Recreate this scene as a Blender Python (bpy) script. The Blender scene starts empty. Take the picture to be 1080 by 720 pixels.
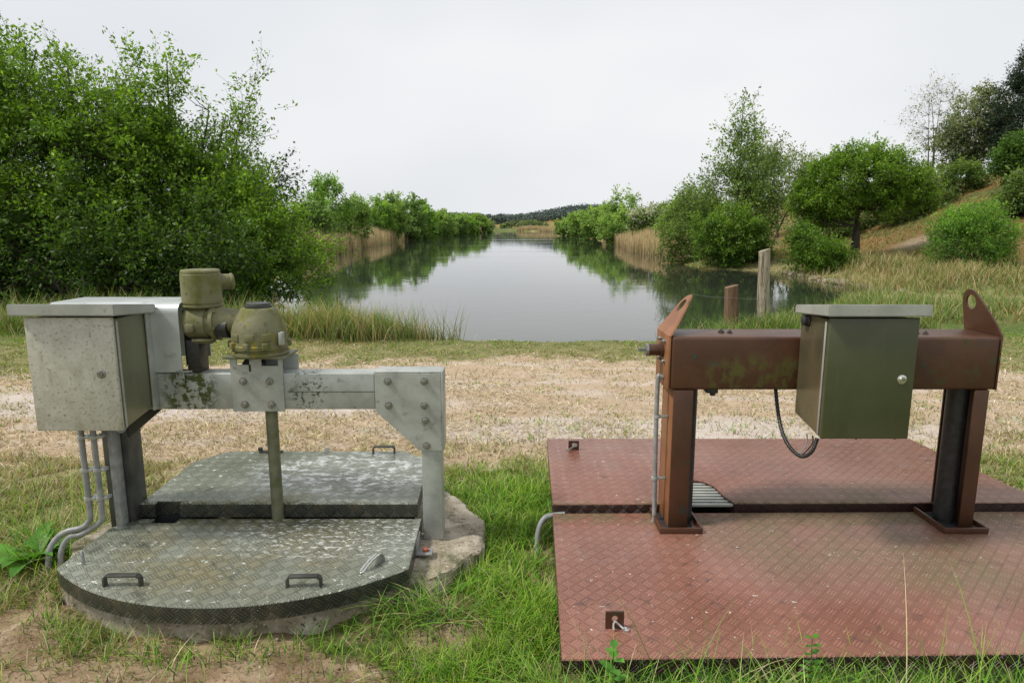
import bpy, bmesh, math, random
import numpy as np
from mathutils import Vector, Matrix
R = math.radians
C = bpy.context.scene.collection
rng = np.random.default_rng(7)
random.seed(7)

# ------------------------------------------------------------------ camera / world
H = 1.6
FPX = 696.0
PITCH = math.atan(120.0 / FPX)
def world_pt(px, py, z=None, Y=None):
    """site survey helper: a photo pixel + a known height or distance -> metres"""
    dx = (px - 540) / FPX; dy = (360 - py) / FPX
    yy = math.cos(PITCH) + dy * math.sin(PITCH); zz = -math.sin(PITCH) + dy * math.cos(PITCH)
    t = (z - H) / zz if z is not None else Y / yy
    return Vector((dx * t, yy * t, H + zz * t))

scene = bpy.context.scene
cam = bpy.data.cameras.new('camera'); cam.sensor_width = 36; cam.lens = 36 * FPX / 1080
cam.clip_start = .05; cam.clip_end = 6000
co = bpy.data.objects.new('camera', cam); C.objects.link(co)
co.location = (0, 0, H); co.rotation_euler = (R(90) - PITCH, 0, 0)
scene.camera = co
scene.view_settings.view_transform = 'Standard'; scene.view_settings.look = 'None'
scene.view_settings.exposure = 0; scene.view_settings.gamma = 1
scene.cycles.max_bounces = 8; scene.cycles.transparent_max_bounces = 8
scene.cycles.use_denoising = True

w = bpy.data.worlds.new("World"); scene.world = w; w.use_nodes = True
nt = w.node_tree; nt.nodes.clear()
N = nt.nodes.new; L = nt.links.new
sky = N('ShaderNodeTexSky'); sky.sky_type = 'NISHITA'; sky.sun_disc = False
SUN_EL, SUN_AZ = 52, 255      # azimuth measured clockwise from +Y
sky.sun_elevation = R(SUN_EL); sky.sun_rotation = R(SUN_AZ); sky.dust_density = 6; sky.air_density = 1.0
tc = N('ShaderNodeTexCoord'); mp = N('ShaderNodeMapping'); mp.inputs['Scale'].default_value = (1, 1, 2.6)
nz = N('ShaderNodeTexNoise'); nz.inputs['Scale'].default_value = 1.3; nz.inputs['Detail'].default_value = 3
nz.inputs['Roughness'].default_value = .45
L(tc.outputs['Generated'], mp.inputs['Vector']); L(mp.outputs['Vector'], nz.inputs['Vector'])
cr = N('ShaderNodeValToRGB')
cr.color_ramp.elements[0].position = .3; cr.color_ramp.elements[0].color = (7.3, 7.6, 8.1, 1)
cr.color_ramp.elements[1].position = .72; cr.color_ramp.elements[1].color = (9.3, 9.45, 9.55, 1)
L(nz.outputs['Fac'], cr.inputs['Fac'])
mx = N('ShaderNodeMixRGB'); mx.inputs['Fac'].default_value = .96
L(sky.outputs['Color'], mx.inputs['Color1']); L(cr.outputs['Color'], mx.inputs['Color2'])
bg = N('ShaderNodeBackground'); bg.inputs['Strength'].default_value = .1
out = N('ShaderNodeOutputWorld'); L(mx.outputs['Color'], bg.inputs['Color']); L(bg.outputs['Background'], out.inputs['Surface'])

sl = bpy.data.lights.new('sun', 'SUN'); sl.energy = 3.4; sl.angle = R(10); sl.color = (1, .95, .87)
so = bpy.data.objects.new('sun', sl); C.objects.link(so)
sd = Vector((math.sin(R(SUN_AZ)) * math.cos(R(SUN_EL)), math.cos(R(SUN_AZ)) * math.cos(R(SUN_EL)), math.sin(R(SUN_EL))))
so.rotation_euler = sd.to_track_quat('Z', 'Y').to_euler(); so.location = (-20, 0, 30)

# ------------------------------------------------------------------ materials
def _m(name):
    m = bpy.data.materials.new(name); m.use_nodes = True
    nt = m.node_tree; b = nt.nodes['Principled BSDF']
    return m, nt, b
def sock(b, names, v):
    for n in names:
        if n in b.inputs: b.inputs[n].default_value = v; return
def mixc(nt, fac, a, b):
    n = nt.nodes.new('ShaderNodeMixRGB')
    for k, v in (('Fac', fac), ('Color1', a), ('Color2', b)):
        if isinstance(v, (tuple, float, int)):
            n.inputs[k].default_value = (v if not isinstance(v, tuple) else (*v, 1) if len(v) == 3 else v)
        else: nt.links.new(v, n.inputs[k])
    return n.outputs['Color']
def mth(nt, op, a, b=None, c=None, clamp=False):
    n = nt.nodes.new('ShaderNodeMath'); n.operation = op; n.use_clamp = clamp
    for i, v in enumerate((a, b, c)):
        if v is None: continue
        if isinstance(v, (float, int)): n.inputs[i].default_value = v
        else: nt.links.new(v, n.inputs[i])
    return n.outputs[0]
def noise(nt, vec, scale, detail=4, rough=.55, stretch=None):
    if stretch:
        mp = nt.nodes.new('ShaderNodeMapping'); mp.inputs['Scale'].default_value = stretch
        nt.links.new(vec, mp.inputs['Vector']); vec = mp.outputs['Vector']
    n = nt.nodes.new('ShaderNodeTexNoise'); n.inputs['Scale'].default_value = scale
    n.inputs['Detail'].default_value = detail; n.inputs['Roughness'].default_value = rough
    nt.links.new(vec, n.inputs['Vector']); return n.outputs['Fac']
def ramp(nt, v, lo, hi):
    n = nt.nodes.new('ShaderNodeMapRange'); n.inputs['From Min'].default_value = lo; n.inputs['From Max'].default_value = hi
    n.interpolation_type = 'SMOOTHSTEP'; nt.links.new(v, n.inputs['Value']); return n.outputs['Result']
def near(nt, vec, c, r):
    """1 inside an ellipsoid of centre c and radii r, fading out"""
    s = nt.nodes.new('ShaderNodeVectorMath'); s.operation = 'SUBTRACT'; nt.links.new(vec, s.inputs[0]); s.inputs[1].default_value = c
    d = nt.nodes.new('ShaderNodeVectorMath'); d.operation = 'DIVIDE'; nt.links.new(s.outputs[0], d.inputs[0]); d.inputs[1].default_value = r
    l = nt.nodes.new('ShaderNodeVectorMath'); l.operation = 'LENGTH'; nt.links.new(d.outputs[0], l.inputs[0])
    return ramp(nt, l.outputs['Value'], 1.1, .55)
def surf(name, c1, c2, scale=6, rough=.5, metal=0, bump=.1, bscale=60, layers=(), stretch=None, spec=.5, tread=0, rvar=.12):
    """layers: (colour, noise scale, lo, hi, stretch, near centre, near radii, rough)"""
    m, nt, b = _m(name)
    geo = nt.nodes.new('ShaderNodeNewGeometry'); vec = geo.outputs['Position']
    f = noise(nt, vec, scale, 5, .6, stretch)
    col = mixc(nt, ramp(nt, f, .3, .7), c1, c2)
    rgh = mth(nt, 'MULTIPLY_ADD', noise(nt, vec, scale * 2.3, 4), rvar * 2, rough - rvar)
    for ly in layers:
        c, s, lo, hi = ly[:4]
        st = ly[4] if len(ly) > 4 else None
        k = ramp(nt, noise(nt, vec, s, 6, .65, st), lo, hi)
        if len(ly) > 5 and ly[5] is not None: k = mth(nt, 'MULTIPLY', k, near(nt, vec, ly[5], ly[6]))
        col = mixc(nt, k, col, c)
        if len(ly) > 7: 
            q = nt.nodes.new('ShaderNodeMapRange'); nt.links.new(k, q.inputs['Value']); nt.links.new(rgh, q.inputs['To Min']); q.inputs['To Max'].default_value = ly[7]
            rgh = q.outputs['Result']
    hgt = mth(nt, 'MULTIPLY', noise(nt, vec, bscale, 5), bump)
    bd = .004
    if tread:
        uv = nt.nodes.new('ShaderNodeUVMap'); uv.uv_map = 'UVMap'
        mp = nt.nodes.new('ShaderNodeMapping'); mp.inputs['Rotation'].default_value = (0, 0, R(45)); s = 1 / tread
        mp.inputs['Scale'].default_value = (s, s, s); nt.links.new(uv.outputs['UV'], mp.inputs['Vector'])
        sx = nt.nodes.new('ShaderNodeSeparateXYZ'); nt.links.new(mp.outputs['Vector'], sx.inputs[0])
        X, Y = sx.outputs['X'], sx.outputs['Y']
        u = mth(nt, 'FRACT', X); v = mth(nt, 'FRACT', Y)
        par = mth(nt, 'FLOORED_MODULO', mth(nt, 'ADD', mth(nt, 'FLOOR', X), mth(nt, 'FLOOR', Y)), 2.0)
        def mixv(a, c): return mth(nt, 'ADD', mth(nt, 'MULTIPLY', a, mth(nt, 'SUBTRACT', 1.0, par)), mth(nt, 'MULTIPLY', c, par))
        a = mixv(u, v); c = mixv(v, u)
        bars = ramp(nt, mth(nt, 'COSINE', mth(nt, 'MULTIPLY', mth(nt, 'SUBTRACT', a, .5), 2 * math.pi * 4)), -.1, .75)
        ma = ramp(nt, mth(nt, 'ABSOLUTE', mth(nt, 'SUBTRACT', a, .5)), .5, .46)
        mc = ramp(nt, mth(nt, 'ABSOLUTE', mth(nt, 'SUBTRACT', c, .5)), .47, .38)
        tr = mth(nt, 'MULTIPLY', mth(nt, 'MULTIPLY', bars, ma), mc)
        wear = ramp(nt, noise(nt, vec, 2.2, 3), .3, .62)
        hgt = mth(nt, 'ADD', hgt, mth(nt, 'MULTIPLY', tr, mth(nt, 'MULTIPLY_ADD', wear, .55, .45)))
        # bars painted lighter and alternate cells darker, imitating how relief catches light
        col = mixc(nt, mth(nt, 'MULTIPLY', tr, .36), col, tuple(min(1, x * 1.9 + .05) for x in c2))
        pr = mth(nt, 'MULTIPLY', par, .34 if metal > 0 else .2)
        col = mixc(nt, pr, col, tuple(x * .55 for x in c1))
        bd = .006
    bp = nt.nodes.new('ShaderNodeBump'); bp.inputs['Strength'].default_value = 1 if tread else .6; bp.inputs['Distance'].default_value = bd
    nt.links.new(hgt, bp.inputs['Height']); nt.links.new(bp.outputs['Normal'], b.inputs['Normal'])
    nt.links.new(col, b.inputs['Base Color']); nt.links.new(rgh, b.inputs['Roughness'])
    b.inputs['Metallic'].default_value = metal; sock(b, ['Specular IOR Level'], spec)
    return m
MOSS = (.105, .125, .02); DIRT = (.06, .045, .03)
M = {}
M['galv'] = surf('galvanised_metal', (.33, .35, .32), (.46, .48, .45), 9, .42, .35, .15, 90, [
    (.0 and 0 or (.17, .18, .14), 25, .55, .8), ((.07, .09, .02), 38, .44, .56, None, (-1.42, 2.8, .885), (.14, .3, .16), .8),
    ((.07, .08, .04), 60, .5, .62, None, (-.90, 2.8, .9), (.1, .3, .12), .8), ((.12, .13, .1), 8, .62, .8, (1, 1, .15))])
M['galv_dark'] = surf('weathered_dark_steel', (.035, .037, .033), (.075, .078, .065), 12, .5, .3, .2, 80)
M['spindle'] = surf('mossy_grey_steel', (.12, .125, .08), (.2, .2, .13), 14, .5, .3, .2, 80, [(MOSS, 18, .5, .7)])
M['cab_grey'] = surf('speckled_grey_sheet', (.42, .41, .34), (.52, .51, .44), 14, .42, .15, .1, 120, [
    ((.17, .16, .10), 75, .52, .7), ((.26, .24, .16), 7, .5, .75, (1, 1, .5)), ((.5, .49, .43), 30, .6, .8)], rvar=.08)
M['cab_shade_side'] = surf('shaded_olive_sheet', (.16, .165, .10), (.24, .24, .16), 4, .36, .35, .1, 90, [((.33, .31, .24), 50, .66, .8)], stretch=(1, 1, .4))  # darker than the door: the shaded side is put into the colour
M['lid'] = surf('pale_sheet_metal', (.33, .34, .305), (.42, .43, .39), 10, .4, .25, .1, 90, [((.2, .2, .17), 30, .58, .8)])
M['hood'] = surf('bright_aluminium_sheet', (.47, .5, .49), (.6, .63, .62), 5, .32, .45, .08, 90, [((.3, .31, .28), 14, .55, .8)])
M['gear'] = surf('mossy_cast_housing', (.15, .145, .08), (.24, .225, .135), 9, .58, .05, .4, 90, [
    ((.12, .125, .03), 9, .38, .62, None, None, None, .8), ((.10, .105, .03), 26, .54, .68, None, None, None, .85), ((.26, .21, .01), 17, .55, .64, None, (-1.13, 2.8, 1.09), (.13, .4, .16), .9),
    ((.045, .04, .025), 33, .6, .72)])
M['bolt'] = surf('bolt_steel', (.2, .2, .18), (.36, .36, .33), 90, .35, .7, .1, 200)
M['chrome'] = surf('bright_lock_metal', (.6, .6, .58), (.75, .75, .72), 60, .2, .9, .02, 200)
M['black'] = surf('black_rubber', (.012, .012, .012), (.03, .03, .028), 40, .45, 0, .1, 100)
M['shade_black'] = surf('painted_dark_interior', (.012, .013, .014), (.022, .024, .026), 9, .7, 0, .2, 30)  # near-black colour standing in for the shade of unlit interiors
M['conduit'] = surf('grey_plastic_conduit', (.2, .205, .2), (.3, .305, .3), 25, .4, 0, .05, 100, [((.12, .1, .07), 30, .58, .75)])
M['green_plate'] = surf('worn_grey_tread_plate', (.19, .205, .155), (.30, .32, .26), 3.2, .3, .35, .05, 90, [
    ((.21, .18, .09), 2.6, .36, .6, None, (-1.15, 2.62, .3), (.6, .5, .5), .5), ((.06, .065, .04), 9, .55, .75),
    ((.10, .10, .025), 7, .4, .6, None, (-1.2, 2.86, .27), (.7, .09, .2), .7),
    ((.7, .7, .66), 30, .545, .58, (1, 1.7, 1), (-.8, 2.72, .27), (.55, .26, .5), .6),
    ((.66, .66, .62), 24, .625, .645, (1, 1, 1), None, None, .6),
    ((.72, .73, .71), 19, .50, .57, (1, 1.5, 1), (-.85, 3.3, .34), (.62, .36, .5), .45)], tread=.047, rvar=.1)
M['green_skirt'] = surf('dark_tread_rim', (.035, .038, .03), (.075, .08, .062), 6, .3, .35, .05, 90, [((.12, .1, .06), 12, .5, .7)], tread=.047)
M['red_plate'] = surf('red_tread_plate', (.195, .078, .050), (.275, .122, .085), 2.6, .30, 0, .08, 90, [
    ((.18, .14, .075), 2.3, .3, .62, None, (1.7, 2.7, .27), (1.0, .6, .5), .55), ((.27, .16, .125), 5, .5, .8),
    ((.12, .1, .04), 5, .35, .6, None, (1.2, 2.9, .27), (1.5, .12, .2), .7), ((.09, .045, .035), 14, .56, .74),
    ((.68, .66, .6), 46, .665, .69, None, None, None, .6),
    ((.68, .66, .6), 40, .63, .68, None, (1.5, 2.55, .27), (.35, .1, .3), .6)], tread=.043, spec=.5, rvar=.1)
M['red_skirt'] = surf('shaded_red_tread_rim', (.018, .007, .005), (.04, .016, .011), 6, .38, 0, .05, 90, [((.2, .15, .12), 25, .6, .75)], tread=.048)  # red darkened to imitate the shadow below the cover edges
M['brown'] = surf('brown_painted_steel', (.055, .021, .009), (.085, .035, .016), 5, .42, 0, .12, 70, [
    ((.075, .07, .010), 19, .44, .6, (1, 1, .7), (1.08, 2.75, .96), (.3, .3, .12), .75), ((.05, .045, .010), 20, .52, .66, None, (1.85, 2.78, 1.0), (.4, .2, .2), .7),
    ((.055, .02, .01), 10, .56, .75, (1, 1, .3)), ((.2, .1, .06), 55, .66, .74), ((.02, .05, .04), 16, .62, .68), ((.45, .4, .34), 90, .74, .78)], rvar=.08)
M['lit_brown'] = surf('lit_brown_paint', (.19, .075, .028), (.26, .11, .045), 8, .5, 0, .15, 70, [((.12, .045, .02), 16, .55, .75, (1, 1, .3)), ((.06, .07, .02), 20, .6, .72)])  # the brown paint lightened to orange, as if lit from the left
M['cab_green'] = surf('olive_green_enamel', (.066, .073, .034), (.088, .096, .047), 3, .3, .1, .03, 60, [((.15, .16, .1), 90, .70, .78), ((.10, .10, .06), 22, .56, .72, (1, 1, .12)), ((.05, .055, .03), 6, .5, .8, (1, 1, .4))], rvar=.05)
M['cab_green_lit_side'] = surf('lit_olive_side', (.10, .10, .055), (.2, .16, .09), 5, .3, .55, .06, 70, stretch=(1, 1, .5))  # lighter and browner than the door, with side light put into the colour
M['concrete'] = surf('mossy_concrete', (.23, .19, .13), (.38, .34, .27), 11, .9, 0, 2.2, 40, [((.09, .085, .04), 6, .5, .68), ((.48, .45, .39), 75, .58, .66), ((.05, .045, .03), 60, .57, .66), ((.13,.12,.06), 14, .55, .7)])
M['wood_grey'] = surf('weathered_grey_wood', (.24, .2, .14), (.4, .36, .28), 12, .85, 0, 1, 60, [((.12, .1, .06), 14, .5, .6, (3, 3, .2)), ((.1, .12, .03), 9, .55, .7)], stretch=(3, 3, .25))
M['wood_brown'] = surf('reddish_brown_wood', (.10, .055, .03), (.2, .12, .07), 12, .85, 0, 1, 60, [((.1, .1, .03), 14, .55, .7, (3, 3, .2))], stretch=(3, 3, .25))
M['bark'] = surf('dark_bark', (.03, .026, .017), (.075, .062, .042), 9, .9, 0, 1.5, 40, stretch=(1, 1, .3))
M['stone'] = surf('pale_bank_stone', (.17, .145, .11), (.3, .25, .19), 5, .9, 0, 1, 20)
M['twig'] = surf('dry_twig', (.035, .025, .017), (.08, .06, .04), 30, .8, 0, .5, 60)

def leafmat(name, rough=.5, trans=.35, tint=(1.25, 1.25, .6), spec=.3):
    m, nt, b = _m(name)
    at = nt.nodes.new('ShaderNodeAttribute'); at.attribute_name = 'Col'
    nt.links.new(at.outputs['Color'], b.inputs['Base Color']); b.inputs['Roughness'].default_value = rough; sock(b, ['Specular IOR Level'], spec)
    tl = nt.nodes.new('ShaderNodeBsdfTranslucent')
    t2 = nt.nodes.new('ShaderNodeMixRGB'); t2.blend_type = 'MULTIPLY'; t2.inputs['Fac'].default_value = 1; t2.inputs['Color2'].default_value = (*tint, 1)
    nt.links.new(at.outputs['Color'], t2.inputs['Color1']); nt.links.new(t2.outputs['Color'], tl.inputs['Color'])
    ms = nt.nodes.new('ShaderNodeMixShader'); ms.inputs['Fac'].default_value = trans
    nt.links.new(b.outputs[0], ms.inputs[1]); nt.links.new(tl.outputs[0], ms.inputs[2])
    nt.links.new(ms.outputs[0], nt.nodes['Material Output'].inputs['Surface']); return m
M['leaf'] = leafmat('leaf_green', .45, .48)
M['needle'] = leafmat('needle_green', .6, .12)
M['grass'] = leafmat('grass_blade', .45, .35)
M['straw'] = leafmat('dry_straw', .8, .15, (1, 1, .9))

# ------------------------------------------------------------------ object helpers
LOC = {}
def thing(name, label, cat, loc=(0, 0, 0), group=None, kind=None):
    o = bpy.data.objects.new(name, None); C.objects.link(o); o.location = loc; o.empty_display_size = .1
    LOC[o] = Vector(loc); tag(o, label, cat, group, kind); return o
def tag(o, label=None, cat=None, group=None, kind=None):
    if label: o['label'] = label
    if cat: o['category'] = cat
    if group: o['group'] = group
    if kind: o['kind'] = kind
    return o
def obj(name, bm, mat, parent=None, smooth=True, origin=None, label=None):
    me = bpy.data.meshes.new(name)
    off = LOC[parent] if parent is not None else (Vector(origin) if origin is not None else Vector((0, 0, 0)))
    bmesh.ops.translate(bm, verts=bm.verts[:], vec=-off)
    bm.normal_update(); bm.to_mesh(me); bm.free()
    me.materials.append(M[mat] if isinstance(mat, str) else mat)
    if smooth:
        me.polygons.foreach_set('use_smooth', [True] * len(me.polygons)); me.set_sharp_from_angle(angle=R(35))
    o = bpy.data.objects.new(name, me); C.objects.link(o)
    if parent is not None: o.parent = parent; LOC[o] = off
    else: o.location = off; LOC[o] = off
    if label: o['label'] = label
    return o
def B(): return bmesh.new()
def box(bm, x0, x1, y0, y1, z0, z1, bev=.003, seg=2, rot=None, about=None):
    r = bmesh.ops.create_cube(bm, size=1)
    vs = r['verts']
    for v in vs: v.co = Vector(((x0 + x1) / 2 + v.co.x * (x1 - x0), (y0 + y1) / 2 + v.co.y * (y1 - y0), (z0 + z1) / 2 + v.co.z * (z1 - z0)))
    if rot is not None: bmesh.ops.rotate(bm, verts=vs, cent=about or Vector(((x0 + x1) / 2, (y0 + y1) / 2, (z0 + z1) / 2)), matrix=rot)
    if bev:
        es = list({e for v in vs for e in v.link_edges})
        bmesh.ops.bevel(bm, geom=es, offset=bev, segments=seg, affect='EDGES', profile=.5)
    return bm
def ringpts(c, ax, r, seg, ph=0):
    ax = Vector(ax).normalized(); a = ax.orthogonal().normalized(); b = ax.cross(a)
    return [Vector(c) + (a * math.cos(ph + 2 * math.pi * k / seg) + b * math.sin(ph + 2 * math.pi * k / seg)) * r for k in range(seg)]
def lathe(bm, p0, ax, prof, seg=24, ph=0):
    """prof: list of (distance along axis, radius)"""
    p0 = Vector(p0); axv = Vector(ax).normalized(); rings = []
    for d, r in prof: rings.append([bm.verts.new(p) for p in ringpts(p0 + axv * d, axv, max(r, 1e-4), seg, ph)])
    for i in range(len(rings) - 1):
        for k in range(seg): bm.faces.new((rings[i][k], rings[i][(k + 1) % seg], rings[i + 1][(k + 1) % seg], rings[i + 1][k]))
    bm.faces.new(rings[0][::-1]); bm.faces.new(rings[-1]); return bm
def tube(bm, pts, r, seg=8, r1=None, caps=True):
    pts = [Vector(p) for p in pts]; n = len(pts); rings = []; prev = None
    for i, p in enumerate(pts):
        d = (pts[min(i + 1, n - 1)] - pts[max(i - 1, 0)]).normalized()
        if prev is None: a = d.orthogonal().normalized()
        else: a = (prev - d * prev.dot(d)).normalized()
        prev = a; b = d.cross(a); rr = r if r1 is None else r + (r1 - r) * i / (n - 1)
        if callable(r): rr = r(i)
        rings.append([bm.verts.new(p + (a * math.cos(2 * math.pi * k / seg) + b * math.sin(2 * math.pi * k / seg)) * rr) for k in range(seg)])
    for i in range(n - 1):
        for k in range(seg): bm.faces.new((rings[i][k], rings[i][(k + 1) % seg], rings[i + 1][(k + 1) % seg], rings[i + 1][k]))
    if caps: bm.faces.new(rings[0][::-1]); bm.faces.new(rings[-1])
    return bm
def smooth_path(pts, n=6):
    pts = [Vector(p) for p in pts]; o = []
    P = [pts[0]] + pts + [pts[-1]]
    for i in range(1, len(P) - 2):
        for k in range(n):
            t = k / n; a, b, c, d = P[i - 1], P[i], P[i + 1], P[i + 2]
            o.append(.5 * ((2 * b) + (c - a) * t + (2 * a - 5 * b + 4 * c - d) * t * t + (3 * b - a - 3 * c + d) * t ** 3))
    o.append(pts[-1]); return o
def prism(bm, poly, f, d0, d1, bev=.0015):
    """poly: 2D outline; f(u,v,d) -> 3D; extruded from d0 to d1"""
    a = [bm.verts.new(f(u, v, d0)) for u, v in poly]; b = [bm.verts.new(f(u, v, d1)) for u, v in poly]; n = len(poly)
    fs = [bm.faces.new(a[::-1]), bm.faces.new(b)]
    for k in range(n): fs.append(bm.faces.new((a[k], a[(k + 1) % n], b[(k + 1) % n], b[k])))
    bmesh.ops.recalc_face_normals(bm, faces=fs)
    if bev:
        es = list({e for fc in fs for e in fc.edges}); bmesh.ops.bevel(bm, geom=es, offset=bev, segments=1, affect='EDGES')
    return bm
def plate_with_holes(bm, outer, hole, f, d0, d1):
    """ring-shaped plate: outer and hole have the same number of points, both same winding"""
    n = len(outer); V = []
    for d in (d0, d1): V.append(([bm.verts.new(f(*p, d)) for p in outer], [bm.verts.new(f(*p, d)) for p in hole]))
    fs = []
    for s, (o, h) in enumerate(V):
        for k in range(n): fs.append(bm.faces.new((o[k], o[(k + 1) % n], h[(k + 1) % n], h[k])))
    for j in (0, 1):
        a, b = V[0][j], V[1][j]
        for k in range(n): fs.append(bm.faces.new((a[k], a[(k + 1) % n], b[(k + 1) % n], b[k])))
    bmesh.ops.recalc_face_normals(bm, faces=fs); return bm
def hexbolt(bm, p, ax, r=.011, h=.009):
    lathe(bm, Vector(p), ax, [(0, r * 1.55), (.003, r * 1.55), (.0031, r * .9)], 18)
    lathe(bm, Vector(p) + Vector(ax).normalized() * .003, ax, [(0, r * 1.15), (h * .8, r * 1.15), (h, r * .95)], 6)
    lathe(bm, Vector(p) + Vector(ax).normalized() * (.003 + h), ax, [(0, r * .6), (.006, r * .55), (.0062, r * .4)], 10)
    return bm

def vnoise(x, y, s, seed=0):
    x = np.asarray(x, float) / s + seed * 17.31; y = np.asarray(y, float) / s + seed * 9.77
    xi = np.floor(x).astype(np.int64); yi = np.floor(y).astype(np.int64); fx = x - xi; fy = y - yi
    fx = fx * fx * (3 - 2 * fx); fy = fy * fy * (3 - 2 * fy)
    def h(a, b):
        n = (a * 374761393 + b * 668265263 + seed * 69069) & 0x7fffffff
        n = ((n ^ (n >> 13)) * 1274126177) & 0x7fffffff
        return ((n ^ (n >> 16)) & 0xffff) / 65535.0
    return (h(xi, yi) * (1 - fx) + h(xi + 1, yi) * fx) * (1 - fy) + (h(xi, yi + 1) * (1 - fx) + h(xi + 1, yi + 1) * fx) * fy
def fbm(x, y, s, seed=0, o=4):
    a = 0; t = 0; k = 1.0
    for i in range(o): a = a + k * vnoise(x, y, s / 2 ** i, seed + i); t += k; k *= .55
    return a / t
def sstep(a, b, x):
    t = np.clip((np.asarray(x, float) - a) / (b - a), 0, 1); return t * t * (3 - 2 * t)

# ------------------------------------------------------------------ terrain
LAKE = np.array([(-3.6, 11.3), (-2.2, 10.6), (-.9, 10.15), (1, 10.0), (2.2, 10.1), (3.2, 10.5), (4.5, 11.4), (6.5, 14.3), (9, 17), (11.2, 18.4), (12.2, 24), (12.1, 28),
    (12.8, 32), (9.3, 33.5), (9.3, 38), (10.8, 42), (10.8, 60), (12.6, 81), (13.5, 110), (15, 145), (17, 240), (20, 330), (0, 390), (-22, 350),
    (-14, 276), (-23, 178), (-19, 130), (-16.5, 96), (-15.3, 67), (-13.6, 50), (-9.0, 27), (-6.4, 17), (-4.8, 13)], float)
def poly_sd(px, py, P):
    px = np.asarray(px, float); py = np.asarray(py, float); d = np.full(px.shape, 1e9); ins = np.zeros(px.shape, bool)
    n = len(P)
    for i in range(n):
        ax, ay = P[i]; bx, by = P[(i + 1) % n]; ex, ey = bx - ax, by - ay
        t = np.clip(((px - ax) * ex + (py - ay) * ey) / (ex * ex + ey * ey), 0, 1)
        d = np.minimum(d, np.hypot(px - ax - ex * t, py - ay - ey * t))
        c = ((ay > py) != (by > py)); den = by - ay if by != ay else 1e-9
        ins ^= c & (px < ex * (py - ay) / den + ax)
    return np.where(ins, -d, d)
def height(x, y):
    x = np.asarray(x, float); y = np.asarray(y, float)
    d = poly_sd(x, y, LAKE) + (fbm(x, y, 1.7, 3) - .5) * .7 * sstep(8, 12, y)
    land = .1 * sstep(4.6, 3.4, y)
    dr0 = np.clip(sstep(3.7, 3.3, y), 0, 1)
    land = land + dr0 * (fbm(x, y, .11, 15, 3) - .5) * .045
    land = land + (fbm(x, y, .5, 5) - .5) * .05 + (fbm(x, y, .13, 8, 2) - .5) * .018
    far = sstep(14, 40, y)
    land = land + far * (.35 - .35 * sstep(3, 9, x) * sstep(70, 50, y) + (fbm(x, y, 14, 11) - .5) * .9 * sstep(2, 14, d) * (1 - .7 * sstep(3, 9, x) * sstep(70, 50, y)))
    # dune on the right
    dn = sstep(16.5, 33, x - .10 * (y - 30)) * sstep(19, 38, y) * sstep(160, 70, y)
    land = land + dn * (5.2 + (fbm(x, y, 5, 21) - .5) * 1.8) + sstep(8, 22, x) * sstep(13, 22, y) * sstep(150, 60, y) * .1
    # low rising ground on the left behind the trees
    land = land + sstep(-22, -60, x) * 2.2 * sstep(30, 60, y)
    # far ground and the forested ridge
    land = land + sstep(380, 800, y) * 3
    land = land + 17 * np.exp(-((x - 105) / 62) ** 2 - ((y - 950) / 160) ** 2) + 5 * np.exp(-((x - 15) / 90) ** 2 - ((y - 980) / 150) ** 2) \
        + 4 * np.exp(-((x + 150) / 120) ** 2 - ((y - 900) / 150) ** 2) + 4 * np.exp(-((x - 250) / 130) ** 2 - ((y - 900) / 160) ** 2)
    bank = sstep(0, .8, d)
    wide = sstep(0, 3.0, d)
    b = np.where(y < 16, bank, wide)
    return np.where(d > 0, -.56 + (land + .56) * b, -.56 + np.maximum(d, -2.0) * .5)
CHAMBER_L = [(-1.86, 2.50), (-1.99, 2.75), (-1.93, 3.25), (-1.78, 3.62), (-1.3, 3.72), (-.6, 3.70), (-.3, 3.35), (-.12, 3.0), (-.14, 2.72), (-.24, 2.55), (-.40, 2.42)]
def arc_front(off=0, n=26):
    o = []
    cx, cy, rr = -1.11, 3.185, 1.03 + off; a0 = math.asin(.7 / 1.03)
    for k in range(n + 1):
        a = -a0 + 2 * a0 * k / n; o.append((cx - rr * math.sin(a), cy - rr * math.cos(a)))
    return o      # from right to left
def in_poly(x, y, P): return poly_sd(x, y, np.array(P, float)) < 0
CH_L = CHAMBER_L + arc_front(-.02)
CH_R = [(.155, 1.87), (.225, 3.95), (2.5, 3.95), (2.6, 1.9)]

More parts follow.
